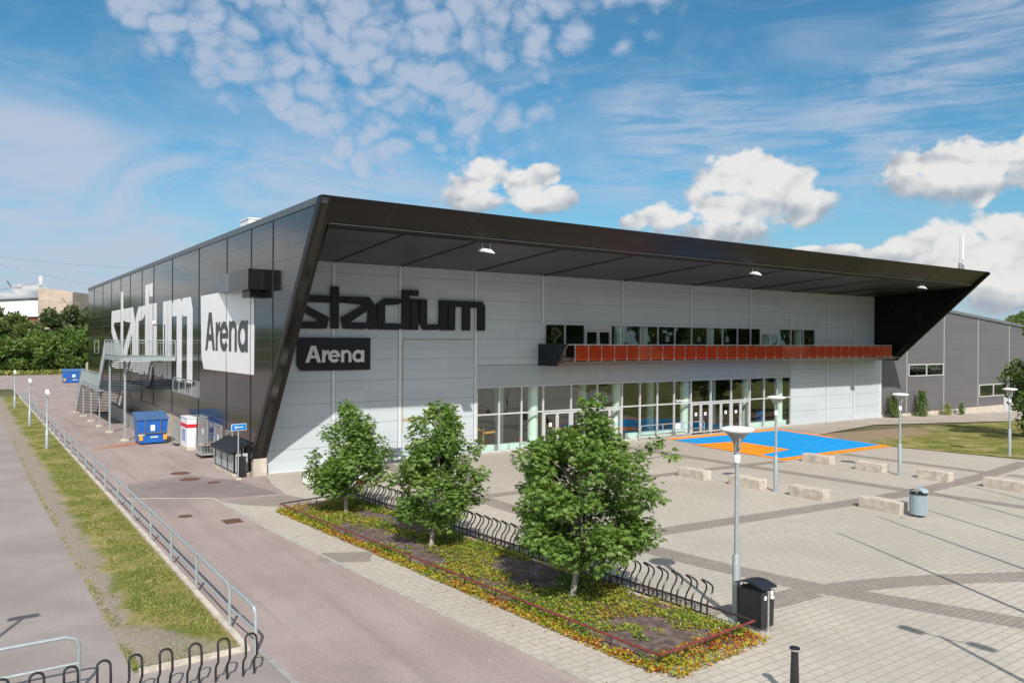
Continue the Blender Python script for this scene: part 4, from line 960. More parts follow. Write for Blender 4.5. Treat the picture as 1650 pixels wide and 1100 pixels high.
# arrow sign
sg = thing('arrow_sign', 'blue road sign with a white arrow pointing left on a grey pole', 'sign', (-1.62, -.62, 0))
mb = MB(); mb.tube([(-1.62, -.62, 0), (-1.62, -.62, 2.42)], .03, 8); mb.build('pole', GALV, sg)
mb = MB(); mb.box(-1.74, -1.5, -.74, -.5, 0, .06); mb.build('foot', CONC, sg)
nx_, ny_ = .18, -.98; tx_, ty_ = .98, .18
def onsign(u, v, d): return (-1.62 + tx_*u + nx_*d, -.62 + ty_*u + ny_*d, 2.27 + v)
mb = MB(); mb.prism([rect(-.35, .35, -.145, .145)], onsign, .035, .05); mb.build('plate', WHITE, sg)
mb = MB(); mb.prism([rect(-.33, .33, -.125, .125)], onsign, .050, .056); mb.build('blue_face', SIGNB, sg)
mb = MB(); mb.prism([[(-.22, 0), (-.09, .08), (-.12, .018), (.2, .018), (.2, -.018), (-.12, -.018), (-.09, -.08)]], onsign, .056, .061); mb.build('arrow', WHITE, sg)
# manholes
RUSTM = plain('rusty_iron', (.14, .07, .05), .7, .2, .35, 14, .4, .6)
for (x, y, rr, lb) in [(-3.37, 2.3, .42, 'rusty round manhole cover farthest up the yard asphalt'), (-3.38, .45, .42, 'rusty round manhole cover in the middle of the yard'), (-2.7, -.85, .26, 'small rusty drain cover near the arrow sign'), (-5.15, -6.9, .24, 'small round manhole cover in the road near the railing side')]:
    mb = MB(); mb.lathe(x, y, [(rr, -.01), (rr, .012), (rr*.9, .016), (rr*.88, .012)], 24); o = mb.build('manhole_cover', RUSTM); tag(o, lb, 'manhole cover', 'manhole covers in the asphalt')
mb = MB(); mb.box(-4.3, -3.72, -8.85, -8.2, -.01, .012)
for k in range(5): mb.box(-4.24, -3.78, -8.8+k*.12, -8.75+k*.12, .012, .02)
tag(mb.build('drain_grate', RUSTM), 'rusty square drain grate beside the plaza kerb', 'drain')

# ------------------------------------------------------------------ railing along the verge
RP = [-19.97, -18.5, -15.66, -12.84, -10.02, -6.98, -3.95, -1.0, 2.0, 4.9, 7.8, 10.7, 13.6, 16.5, 19.4, 22.3, 25.2, 28.1, 31, 33.9, 36.8, 39.7, 42.6, 45.5, 48.4, 51.3]
RL = thing('railing', 'galvanised two-rail railing running along the kerb of the grass verge', 'railing', (-6.85, 0, 0))
def rx(y): return -6.80 if y < -10 else -6.80 - .1 * min(1, (y+10)/20)
def rail_section(ys_):
    for y in ys_:
        mb = MB(); mb.tube([(rx(y), y, .0), (rx(y), y, .93)], .034, 8); mb.build('post', GALV, RL, smooth=True)
    a, b = ys_[0], ys_[-1]; c = .12
    mb = MB(); mb.tube([(rx(a), a, .80), (rx(a), a+.03, .9), (rx(a), a + c, .94), *[(rx(y), y, .95) for y in ys_[1:-1]], (rx(b), b - c, .94), (rx(b), b-.03, .9), (rx(b), b, .80)], .034, 8); mb.build('top_rail', GALV, RL, smooth=True)
    mb = MB(); mb.tube([(rx(y), y, .48) for y in ys_], .022, 6); mb.build('middle_rail', GALV, RL, smooth=True)
mb = MB(); mb.tube([(-6.74, -20.15, 0), (-6.74, -20.15, .78), (-6.75, -20.08, .9), (-6.78, -19.75, .95), (-6.80, -18.72, .95)], .034, 8); mb.tube([(-6.74, -20.12, .48), (-6.8, -18.66, .48)], .022, 6); mb.build('end_hoop', GALV, RL, smooth=True)
rail_section([-18.55, -15.66, -12.84, -10.02, -6.98, -3.95, -1.0, 2.0, 4.9, 7.8, 10.7, 13.6]); rail_section([13.9, 16.8, 19.7, 22.6, 25.5, 28.4, 31.3, 34.2, 37.1, 40, 43, 46, 49, 52, 55])
R2 = thing('barrier_rail', 'galvanised rail barrier in the lower left corner above the cycle hoops', 'railing', (-10, -20.1, 0))
mb = MB(); mb.tube([(-13.5, -20.05, .98), (-9.95, -20.05, .98), (-9.8, -20.05, .93), (-9.74, -20.05, .82), (-9.74, -20.05, .0)], .034, 8); mb.build('top_rail', GALV, R2, smooth=True)
mb = MB(); mb.tube([(-13.5, -20.05, .5), (-9.76, -20.05, .5)], .026, 8); mb.tube([(-12.5, -20.05, 0), (-12.5, -20.05, .98)], .03, 8); mb.build('lower_rail', GALV, R2, smooth=True)
# lamps along the verge
for (x, y, lb) in [(-7.72, 14.1, 'slim grey lamp post on the verge, nearest of the three by the railing'), (-7.75, 27.8, 'slim grey lamp post on the verge, middle one of three by the railing'), (-7.9, 44.5, 'slim grey lamp post on the verge, farthest one by the railing')]:
    t = thing('street_lamp', lb, 'lamp post', (x, y, 0), 'slim lamp posts on the verge')
    mb = MB(); mb.lathe(x, y, [(.085, 0), (.085, 1.05), (.05, 1.1), (.04, 3.0)], 12); mb.build('pole', GALV, t, smooth=True)
    mb = MB(); mb.box(x-.09, x+.09, y-.09, y+.09, 2.92, 3.06); mb.build('neck', LAMPG, t)
    mb = MB(); mb.hexa([(x-.10, y-.05, 3.05), (x+.15, y-.05, 3.0), (x+.15, y+.1, 3.0), (x-.10, y+.1, 3.05)], [(x-.09, y-.1, 3.30), (x+.08, y-.1, 3.28), (x+.08, y-.02, 3.28), (x-.09, y-.02, 3.30)]); mb.build('lamp_head', LAMPW, t, bevel=.03)

# ------------------------------------------------------------------ plaza furniture
def plaza_lamp(x, y, h, label, c=.365):
    t = thing('plaza_lamp', label, 'lamp post', (x, y, 0), 'plaza lamps with white disc heads')
    mb = MB(); mb.lathe(x, y, [(.16, 0), (.16, .04), (.085, .05), (.085, 1.42), (.07, 1.46)], 14); mb.build('lower_pole', GALV, t, smooth=True)
    mb = MB(); mb.lathe(x, y, [(.052, 1.46), (.045, h-.75)], 12); mb.build('upper_pole', GALV, t, smooth=True)
    mb = MB(); mb.lathe(x, y, [(.065, h-.77), (.075, h-.62), (.06, h-.6)], 12); mb.build('collar', LAMPW, t, smooth=True)
    mb = MB(); mb.lathe(x, y, [(.06, h-.6), (.075, h-.48), (.08, h-.36), (.11, h-.29), (.18, h-.19), (.27, h-.11), (c-.03, h-.06)], 24); mb.build('shade', LAMPG, t, smooth=True)
    mb = MB(); mb.lathe(x, y, [(c-.02, h-.085), (c, h-.05), (c-.02, h-.02), (c*.6, h+.01), (.02, h+.02)], 28); mb.build('disc_top', LAMPW, t, smooth=True)
    mb = MB()
    for a in (.95, 4.1):
        ca, sa = math.cos(a), math.sin(a)
        mb.tube([(x+.06*ca, y+.06*sa, h-.52), (x+.17*ca, y+.17*sa, h-.42), (x+.19*ca, y+.19*sa, h-.3), (x+.2*ca, y+.2*sa, h-.2)], .02, 6)
    mb.build('arms', LAMPG, t)
plaza_lamp(2.48, -24.16, 4.24, 'tall lamp post with a white disc head beside the black bin')
plaza_lamp(15.8, -15.3, 3.9, 'disc lamp post between the left row of concrete blocks')
plaza_lamp(24.0, -15.97, 3.78, 'disc lamp post between the right row of concrete blocks')
plaza_lamp(35.17, -15.92, 3.68, 'disc lamp post on the lawn edge in front of the big right tree')
plaza_lamp(.95, -13.4, 3.93, 'disc lamp post half hidden behind the middle young tree')
for i, (x, y0, y1, lb) in enumerate([(15.2, -12.02, -10.47, 'pale concrete block bench, farthest in the left row'), (15.48, -14.75, -13.14, 'pale concrete block bench, second in the left row, behind the tall lamp'), (15.6, -17.6, -16.06, 'pale concrete block bench, third in the left row, near a lamp foot'),
        (15.85, -20.48, -18.88, 'pale concrete block bench beside the grey litter bin'), (23.85, -12.47, -10.9, 'pale concrete block bench touching the corner of the painted court'), (23.8, -15.25, -13.85, 'pale concrete block bench in the right row left of the lamp foot'),
        (23.95, -18.16, -16.78, 'pale concrete block bench in the right row right of the lamp foot'), (24.15, -21.1, -19.5, 'pale concrete block bench cut by the right edge of the photo')]):
    mb = MB(); mb.box(x, x+.52, y0, y1, .0, .42); o = mb.build('concrete_block', CONC, None, bevel=.025); tag(o, lb, 'concrete bench', 'concrete block benches on the plaza')
# black litter bin
BN = thing('litter_bin', 'black litter bin with a curved hood and white stickers by the planting bed', 'bin', (2.45, -24.9, 0))
bx, by = 2.28, -24.98
mb = MB(); mb.hexa([(bx+.012, by+.015, .1), (bx+.428, by+.015, .1), (bx+.428, by+.635, .1), (bx+.012, by+.635, .1)], [(bx, by, .86), (bx+.44, by, .86), (bx+.44, by+.65, .86), (bx, by+.65, .86)]); mb.build('body', BLACKP, BN, bevel=.02)
mb = MB()
for k in range(12):
    for j in range(14):
        y = by + .1 + k*.04; z = .2 + j*.045; mb.box(bx-.006+.008*(1-(z-.1)/.76), bx+.03, y, y+.026, z, z+.03)
mb.build('perforated_sheet', plain('bin_relief', (.035, .035, .038), .4), BN)
mb = MB(); mb.box(bx+.2, bx+.235, by-.015, by+.03, .0, .88); mb.box(bx+.2, bx+.235, by+.62, by+.66, .0, .88); mb.build('steel_strip', STEEL, BN)
mb = MB(); n_ = 8; pr = [(by-.04 + (.74)*i/n_, .90 + .11*math.sin(math.pi*(.10+.85*i/n_))) for i in range(n_+1)]
for i in range(n_):
    (a, za), (b, zb) = pr[i], pr[i+1]; mb.hexa([(bx-.03, a, za), (bx+.46, a, za), (bx+.46, b, zb), (bx-.03, b, zb)], [(bx-.03, a, za+.025), (bx+.46, a, za+.025), (bx+.46, b, zb+.025), (bx-.03, b, zb+.025)])
mb.build('hood', BLACKP, BN)
mb = MB(); mb.box(bx+.09, bx+.16, by-.006, by+.05, .70, .78); mb.box(bx+.29, bx+.38, by-.008, by+.05, .78, .86); mb.lathe(bx+.335, by-.004, [(.001, .69), (.045, .70), (.05, .73), (.045, .76), (.001, .77)], 10); mb.build('sticker', WHITE, BN)
mb = MB(); mb.box(bx+.05, bx+.4, by+.1, by+.5, 0, .1); mb.build('foot', GREYP, BN)
# grey oval bin
gb = thing('litter_bin', 'light grey oval litter bin at the end of a concrete block', 'bin', (16.15, -20.95, 0))
def oval(cx, cy, a, b, n=24): return [(cx + a*math.cos(2*math.pi*i/n), cy + b*math.sin(2*math.pi*i/n)) for i in range(n)]
GBM = plain('bin_blue_grey', (.34, .42, .46), .4, .1, .08, 5)
mb = MB(); mb.prism([oval(16.12, -20.98, .23, .28)], lambda u, v, d: (u, v, d), .1, .8); mb.build('body', GBM, gb, smooth=True)
mb = MB()
for i in range(30):
    a = 2*math.pi*i/30; mb.bar((16.12+.235*math.cos(a), -20.98+.285*math.sin(a), .12), (16.12+.235*math.cos(a), -20.98+.285*math.sin(a), .78), .022, .022)
mb.build('slats', GBM, gb)
mb = MB(); mb.prism([oval(16.12, -20.98, .25, .30), oval(16.12, -20.98, .19, .23)], lambda u, v, d: (u, v, d), .8, .84); mb.build('rim', BLACKP, gb)
mb = MB()
for i in range(6):
    a0, a1 = math.pi*i/6, math.pi*(i+1)/6; f0 = lambda a: (-20.98 - .27*math.cos(a), .88 + .12*math.sin(a))
    (ya, za), (yb, zb) = f0(a0), f0(a1); mb.hexa([(15.94, ya, za), (16.3, ya, za), (16.3, yb, zb), (15.94, yb, zb)], [(15.94, ya, za+.02), (16.3, ya, za+.02), (16.3, yb, zb+.02), (15.94, yb, zb+.02)])
mb.build('hood', GBM, gb); mb = MB(); mb.box(15.98, 16.02, -21.0, -20.96, .0, .9); mb.box(16.22, 16.26, -21.0, -20.96, .0, .9); mb.build('legs', GALV, gb)
# bollard
bo = thing('bollard', 'slim black bollard with a flat round cap at the bottom edge', 'bollard', (.27, -27.2, 0))
mb = MB(); mb.lathe(.27, -27.2, [(.12, 0), (.12, .03), (.085, .05), (.06, .84)], 18); mb.build('post', BLACKP, bo, smooth=True)
mb = MB(); mb.lathe(.27, -27.2, [(.05, .84), (.085, .855), (.088, .88)], 18); mb.build('silver_ring', STEEL, bo, smooth=True); mb = MB(); mb.lathe(.27, -27.2, [(.088, .881), (.085, .90), (.02, .91)], 18); mb.build('cap', BLACKP, bo, smooth=True)
# benches against the front wall
for x, lb in ((5.2, 'dark slatted bench against the front wall, left of two behind the trees'), (7.0, 'dark slatted bench against the front wall, right of two behind the trees')):
    t = thing('park_bench', lb, 'bench', (x, -.4, 0), 'benches against the front wall')
    BM_ = plain('bench_slate', (.10, .12, .15), .5)
    mb = MB()
    for k in range(3): mb.box(x, x+1.35, -.62+k*.13, -.52+k*.13, .36, .39)
    mb.build('seat', BM_, t); mb = MB()
    for k in range(2): mb.box(x, x+1.35, -.19+k*.02, -.16+k*.02, .5+k*.13, .6+k*.13)
    mb.build('backrest', BM_, t)
    for xx in (x+.1, x+1.25):
        mb = MB(); mb.bar((xx, -.58, .0), (xx, -.5, .37), .04); mb.bar((xx, -.2, .0), (xx, -.3, .37), .04); mb.bar((xx, -.3, .37), (xx, -.15, .74), .04); mb.bar((xx, -.6, .35), (xx, -.2, .35), .03); mb.build('leg', GALV, t)
# white stone
mb = MB(); mb.lathe(.62, -3.4, [(.33, .03), (.36, .1), (.34, .32), (.26, .48), (.12, .55)], 18); t = thing('stone_seat', 'rounded white stone with a dark foot beside the left young tree', 'stone', (.62, -3.4, 0)); mb.build('stone', WHITE, t, smooth=True); mb = MB(); mb.lathe(.62, -3.4, [(.31, .0), (.31, .03)], 18); mb.build('foot', BLACKP, t)
t = thing('stone_seat', 'long low white seat with a curved dark foot behind the left young tree', 'stone', (1.5, -5.0, 0)); mb = MB(); mb.prism([oval(1.5, -5.0, .75, .32)], lambda u, v, d: (u, v, d), .05, .42); mb.build('stone', WHITE, t, bevel=.05); mb = MB(); mb.prism([oval(1.5, -5.0, .74, .31)], lambda u, v, d: (u, v, d), .0, .05); mb.build('foot', BLACKP, t)

# ------------------------------------------------------------------ planting bed
BA, BBq, BC, BD = (-2.27, -8.0), (-.9, -25.15), (2.1, -24.9), (.72, -7.4)
bed = [BA, BBq, BC, BD]
def lerp2(a, b, t): return (a[0] + (b[0]-a[0])*t, a[1] + (b[1]-a[1])*t)
mb = MB(); nu, nv = 50, 12
for j in range(nu+1):
    for i in range(nv+1):
        a = lerp2(BA, BBq, j/nu); b = lerp2(BD, BC, j/nu); p = lerp2(a, b, i/nv); e = min(i, nv-i, j, nu-j)
        mb.v.append((p[0], p[1], .035 + .05*min(1, e/1.5) + .03*noise.noise(Vector((p[0]*2, p[1]*2, 0)))))
mb.f = [(j*(nv+1)+i, j*(nv+1)+i+1, (j+1)*(nv+1)+i+1, (j+1)*(nv+1)+i) for j in range(nu) for i in range(nv)]
o = mb.build('planting_bed', SOIL, smooth=True); o['kind'] = 'structure'
structure('bed_edge', ribbon([lerp2(BD, BC, 0), lerp2(BD, BC, .5), lerp2(BD, BC, 1.)], .10, 0, .07), CONC)
structure('rack_footing', ribbon([(BD[0]+.45, BD[1]), (BC[0]+.4, BC[1]+1.2)], .55, 0, .02), PAVD)
def scatter(name, mat, P, size, tilt=.5, aspect=.55, up_bias=1.0):
    """P: (n,3) centres -> rhombic leaves"""
    n = len(P); nrm = RNG.normal(size=(n, 3)) * tilt; nrm[:, 2] += up_bias; nrm /= np.linalg.norm(nrm, axis=1)[:, None]
    a = RNG.normal(size=(n, 3)); a -= (a*nrm).sum(1)[:, None]*nrm; a /= np.linalg.norm(a, axis=1)[:, None]; b = np.cross(nrm, a)
    s_ = (size * RNG.uniform(.7, 1.3, n))[:, None]
    V = np.stack([P - a*s_*.5, P + b*s_*aspect*.5 - a*s_*.05, P + a*s_*.5 - nrm*s_*.12, P - b*s_*aspect*.5 - a*s_*.05], 1).reshape(-1, 3)
    return V
def leafmesh(name, V, mat, parent=None):
    n = len(V)//4; me = bpy.data.meshes.new(name); off = np.array(wloc(parent)) if parent else np.zeros(3)
    me.vertices.add(n*4); me.vertices.foreach_set('co', (V - off).astype(np.float32).ravel())
    me.loops.add(n*4); me.loops.foreach_set('vertex_index', np.arange(n*4, dtype=np.int32))
    me.polygons.add(n); me.polygons.foreach_set('loop_start', np.arange(0, n*4, 4, dtype=np.int32)); me.polygons.foreach_set('loop_total', np.full(n, 4, dtype=np.int32))
    me.update(calc_edges=True); me.validate(); me.materials.append(mat)
    o = bpy.data.objects.new(name, me); COL.objects.link(o)
    if parent: o.parent = parent
    return o
def bedcover(n, mask, zlo, zhi, edge=None):
    out = []
    while len(out) < n:
        u, v = random.random(), random.random()
        if edge: 
            k = random.random()
            if k < .55: v = random.uniform(-.045, .06)
            elif k < .78: u = random.uniform(.97, 1.025)
            elif k < .9: v = random.uniform(.94, 1.0)
            else: u = random.uniform(-.02, .03)
        a = lerp2(BA, BBq, u); b = lerp2(BD, BC, u); p = lerp2(a, b, v)
        nr = min(math.hypot(p[0]-tx, p[1]-ty) for tx, ty in ((-.3, -9.3), (0, -14.9), (.5, -20.6)))
        if not edge and noise.fractal(Vector((p[0]*.75+3, p[1]*.55, 1.7)), 1., 2., 4) < mask(u, v) - .35*max(0, 1.5-nr): continue
        out.append((p[0], p[1], random.uniform(zlo, zhi) + (.05*noise.noise(Vector((p[0]*3, p[1]*3, 0))))))
    return np.array(out)
gc = leafmesh('ground_cover', scatter('', None, bedcover(30000, lambda u, v: .02 + (.14 if .35 < v < .65 and u > .6 else -.03) + .26*noise.noise(Vector((u*46, v*12, 3))) + .16*random.uniform(-1, 1), .05, .17), .066, .6, .75), BEDL)
tag(gc, 'yellow green low ground cover plants in the bed', 'ground cover', kind='stuff')
gc = leafmesh('ground_cover_rim', scatter('', None, bedcover(9500, None, .03, .13, True), .062, .6, .75), BEDR)
tag(gc, 'reddish orange ground cover along the rim of the bed', 'ground cover', kind='stuff')
lf = np.array([(*lerp2(lerp2(BA, BBq, u_), lerp2(BD, BC, u_), v_), .022) for u_, v_ in [(random.uniform(-.06, 1.08), random.choice([random.gauss(-.12, .12), random.gauss(1.2, .2)])) for _ in range(420)]])
tag(leafmesh('fallen_leaves', scatter('', None, lf, .055, .15, .6), BEDR), 'small dry leaves scattered on the paving round the planting bed', 'leaves', kind='stuff')
# low rail round the bed
LR = thing('bed_rail', 'knee-high red and black rail round the planting bed', 'railing', (0, -16, 0))
def inset(p, q, d): return p
def railpts(a, b, n): return [(*lerp2(a, b, i/n), .27) for i in range(n+1)]
front = railpts((BA[0]+.08, BA[1]+.1), (BBq[0]+.15, BBq[1]+.12), 14); near = railpts((BBq[0]+.15, BBq[1]+.12), (BC[0]+.12, BC[1]+.05), 4); rear = railpts((BC[0]+.12, BC[1]+.05), (BD[0]-.02, BD[1]+.05), 13); far_ = railpts((BD[0]-.02, BD[1]+.05), (BA[0]+.08, BA[1]+.1), 4)
mb = MB(); mb.tube(front, .026, 6); mb.tube(near, .026, 6); mb.build('red_rail', RUSTP, LR); mb = MB(); mb.tube(rear, .024, 6); mb.tube(far_, .024, 6); mb.build('black_rail', plain('rail_black', (.035, .022, .022), .5), LR)
for seg in (front, near, rear, far_):
    for p in seg[:-1]:
        mb = MB(); mb.tube([(p[0], p[1], .02), (p[0], p[1], .27)], .013, 5); mb.build('short_post', BLACKP, LR)

# ------------------------------------------------------------------ cycle racks
def hoop_mesh(prof, wid, r=.020):
    """hoop in local axes: legs at +-wid/2 along Y, profile bends in X"""
    sp_ = []; pz = [prof[0]] + list(prof) + [(2*prof[-1][0]-prof[-2][0], 2*prof[-1][1]-prof[-2][1])]
    for i in range(1, len(pz)-2):
        for k in range(4):
            t_ = k/4; c_ = []
            for ax_ in (0, 1):
                p0, p1, p2, p3 = (pz[i+j][ax_] for j in (-1, 0, 1, 2))
                c_.append(.5*(2*p1 + (p2-p0)*t_ + (2*p0-5*p1+4*p2-p3)*t_*t_ + (3*p1-p0-3*p2+p3)*t_**3))
            sp_.append(tuple(c_))
    prof = sp_ + [prof[-1]]
    mb = MB(); left = [(x, -wid/2, z) for x, z in prof]; tx, tz = prof[-1]; lx_, lz_ = prof[-1][0]-prof[-3][0], prof[-1][1]-prof[-3][1]; ll_ = math.hypot(lx_, lz_); lx_, lz_ = lx_/ll_, lz_/ll_
    tops = []
    for k in range(1, 6):
        a = math.pi*k/6; tops.append((tx + lx_*.085*math.sin(a), -wid/2*math.cos(a), tz + lz_*.085*math.sin(a)))
    right = [(x, wid/2, z) for x, z in prof[::-1]]
    mb.tube(left + tops + right, r, 7); return mb
P1 = [(0, 0), (0, .14), (0, .28), (.05, .40), (.14, .50), (.185, .60), (.15, .69), (.04, .77)]
h0 = None; NR = 39
rk = thing('rack_rail', 'two black base bars of the cycle rack along the planting bed', 'rack', (1.5, -16, 0))
mb = MB(); mb.bar((.80, -7.5, .05), (2.0, -23.8, .05), .04, .03); mb.bar((.97, -7.5, .05), (2.17, -23.8, .05), .04, .03); mb.build('base_bars', BLKRACK, rk)
proto = None
for k in range(NR):
    y = -23.62 + k*.42; x = 2.06 - .0745*(y + 23.62)
    if proto is None:
        proto = hoop_mesh(P1, .18).build('cycle_hoop', BLKRACK, None, smooth=True); o = proto
    else: o = proto.copy(); COL.objects.link(o)
    o.location = (x, y, .03)
    tag(o, ('nearest black cycle hoop of the long rack, next to the disc lamp' if k == 0 else ordw(k) + ' black cycle hoop of the bed rack, counted from the disc lamp end'), 'cycle stand', 'cycle hoops beside the planting bed')
proto = None
P2 = [(0, 0), (0, .22), (.03, .30), (.13, .40), (.14, .47), (.13, .60), (.10, .70)]
for k in range(11):
    x = -7.12 - k*.472; y = -21.10 + .028*k
    if proto is None: proto = hoop_mesh(P2, .20, .021).build('cycle_hoop', BLKRACK, None, smooth=True); o = proto
    else: o = proto.copy(); COL.objects.link(o)
    o.location = (x, y + .1, .0); o.rotation_euler = (0, 0, math.radians(-90 + 3))
    tag(o, ('rightmost black cycle hoop of the corner row, at the end of the railing' if k == 0 else ordw(k) + ' black cycle hoop of the corner row, counted from the railing end'), 'cycle stand', 'cycle hoops in the bottom left corner')
# parked bicycle at the far end of the bed rack
BI = thing('bicycle', 'dark bicycle with red bags parked at the far end of the cycle rack', 'bicycle', (.9, -7.0, 0))
def wheel(cx, cy):
    mb = MB(); mb.tube([(cx + .29*math.cos(a), cy, .30 + .29*math.sin(a)) for a in [2*math.pi*i/24 for i in range(24)]], .018, 6, closed=True); o = mb.build('wheel', RUBBER, BI)
    mb = MB()
    for i in range(10): a = math.pi*i/10; mb.tube([(cx + .28*math.cos(a), cy, .3 + .28*math.sin(a)), (cx - .28*math.cos(a), cy, .3 - .28*math.sin(a))], .003, 3)
    mb.build('spokes', STEEL, o)
wheel(.35, -7.0); wheel(1.28, -7.0)
mb = MB(); mb.tube([(.35, -7, .3), (.5, -7, .72), (.53, -7, .86)], .016, 6); mb.tube([(.5, -7, .68), (.82, -7, .32), (1.28, -7, .3), (1.02, -7, .68), (.5, -7, .68)], .016, 6); mb.tube([(.82, -7, .32), (1.04, -7, .78)], .016, 6); mb.build('frame', BLACKP, BI)
mb = MB(); mb.tube([(.62, -7.24, .9), (.53, -7.1, .92), (.53, -6.9, .92), (.62, -6.76, .9)], .013, 6); mb.build('handlebar', STEEL, BI)
mb = MB(); mb.hexa([(.92, -7.08, .78), (1.16, -7.08, .78), (1.16, -6.92, .78), (.92, -6.92, .78)], [(.95, -7.04, .83), (1.15, -7.07, .83), (1.15, -6.93, .83), (.95, -6.96, .83)]); mb.build('saddle', BLACKP, BI)
mb = MB(); mb.box(1.15, 1.42, -7.15, -7.05, .45, .68); mb.box(1.15, 1.42, -6.95, -6.85, .45, .68); mb.build('bag', REDP, BI)

# ------------------------------------------------------------------ trees
def limb_tubes(mb, paths):
    for pts_, r0, r1 in paths:
        n = len(pts_); mb.tube(pts_, [r0 + (r1-r0)*i/(n-1) for i in range(n)], 7)
def young_tree(x, y, H_, label, prof, seed, lean=(0, 0), ncl=120, per=16, tops=(), leaf=.105, extra=()):
    rs = np.random.default_rng(seed); random.seed(seed)
    t = thing('young_tree', label, 'tree', (x, y, .06), 'young trees in the planting bed')
    zs = [p[0] for p in prof]; rr = [p[1] for p in prof]
    def rad(z, a):
        r_ = np.interp(z, zs, rr); return r_ * (1 + .28*noise.noise(Vector((math.cos(a)*1.3 + seed, math.sin(a)*1.3, z*.9))) + .16*math.sin(3*a + z*2 + seed))
    ax = lambda z: (x + lean[0]*z + .06*math.sin(z*1.9+seed), y + lean[1]*z + .05*math.cos(z*1.5))
    paths = [([(*ax(z), z) for z in np.linspace(.04, H_*.93, 12)], .075, .012)]
    lumps = []; k = 0; zs0, zs1 = zs[0], zs[-1]
    while len(lumps) < ncl:
        z = rs.uniform(zs0 + .1, zs1); a = k*2.39996 + rs.uniform(-.5, .5); k += 1
        R0 = rad(z, a)
        if rs.random() > (R0/max(rr))**1.1 + .06: continue
        f = rs.uniform(.25, 1.0)**.6; c = ax(z); lr = rs.uniform(.22, .46) * min(1, .45 + R0*.5)
        f2 = max(0, R0 - lr*.8)*f
        p = np.array([c[0] + f2*math.cos(a), c[1] + f2*math.sin(a), z + .08])
        lumps.append((p, lr))
        if len(lumps) % 2 == 0:
            z0 = max(.95 if z > 1.5 else .75, z - f2*.8 - .1); c0 = ax(z0); mid = (np.array([c0[0], c0[1], z0]) * .5 + p*.5) + np.array([0, 0, .10])
            paths.append(([(c0[0], c0[1], z0), tuple(mid), tuple(p)], .026, .006))
    lumps += [(np.array(e), .2) for e in extra]
    for e in extra: paths.append(([(*ax(2.7), 2.7), tuple((np.array([*ax(3.0), 3.0])+np.array(e))/2), tuple(e)], .02, .006))
    mb = MB(); limb_tubes(mb, paths[:1]); mb.build('trunk', BARKP, t, smooth=True); mb = MB(); limb_tubes(mb, paths[1:]); mb.build('limbs', BARK, t, smooth=True)
    Vs = []
    for p, lr in lumps:
        n = int(per * (lr/.32)**2 * rs.uniform(.8, 1.2))
        dr = rs.normal(size=(n, 3)); dr /= np.linalg.norm(dr, axis=1)[:, None]
        C_ = p + dr * (lr * rs.uniform(.45, 1.08, n))[:, None] * np.array([1, 1, .8])
        for c, dl0 in zip(C_, dr):      # compound leaf: five drooping leaflets round a stalk end
            dirv = dl0*.8 + rs.normal(size=3)*.4 + np.array([0, 0, -.3]); dirv /= np.linalg.norm(dirv)
            sd = np.cross(dirv, [0, 0, 1.]); sd /= (np.linalg.norm(sd) + 1e-6); nn = np.cross(sd, dirv) + rs.normal(size=3)*.3
            nn /= np.linalg.norm(nn)
            L_ = leaf*rs.uniform(.7, 1.25)
            for aa, kk in ((-1.2, .8), (-.6, .95), (0, 1.05), (.6, .95), (1.2, .8)):
                dl = dirv*math.cos(aa) + sd*math.sin(aa) - nn*.25*abs(aa)*rs.uniform(.4, 1.6); w_ = np.cross(dl, nn); w_ /= (np.linalg.norm(w_) + 1e-6)
                l = L_*kk
                Vs += [c, c + dl*l*.5 + w_*l*.19 + nn*l*.05, c + dl*l - nn*l*.2, c + dl*l*.5 - w_*l*.19 + nn*l*.05]
    leafmesh('crown', np.array(Vs), LEAFA, t)
    return t
young_tree(-.49, -9.8, 3.95, 'young leafy tree at the far end of the planting bed, leftmost of three', [(.75, .6), (1.1, 1.4), (1.6, 1.75), (2.0, 1.55), (2.35, 1.2), (2.8, 1.05), (3.3, .75), (3.85, .25)], 3, (.05, .01), 84, 76)
young_tree(-.19, -15.42, 4.35, 'young leafy tree in the middle of the planting bed with a white-flecked trunk', [(.7, .5), (1.0, 1.25), (1.55, 1.6), (2.0, 1.5), (2.4, 1.05), (2.8, 1.25), (3.3, 1.05), (3.8, .6), (4.25, .18)], 5, (.06, 0), 88, 76)
young_tree(.38, -21.16, 4.72, 'young leafy tree nearest the camera in the planting bed, widest of three', [(.75, .75), (1.05, 1.3), (1.5, 1.75), (2.2, 1.95), (2.8, 1.8), (3.3, 1.55), (3.7, 1.15), (4.15, .65), (4.65, .15)], 12, (.07, 0), 140, 80,
    extra=[(2.0, -22.2, 3.72), (2.3, -22.4, 3.45), (1.8, -22.0, 3.5), (.7, -21.6, 4.7)])

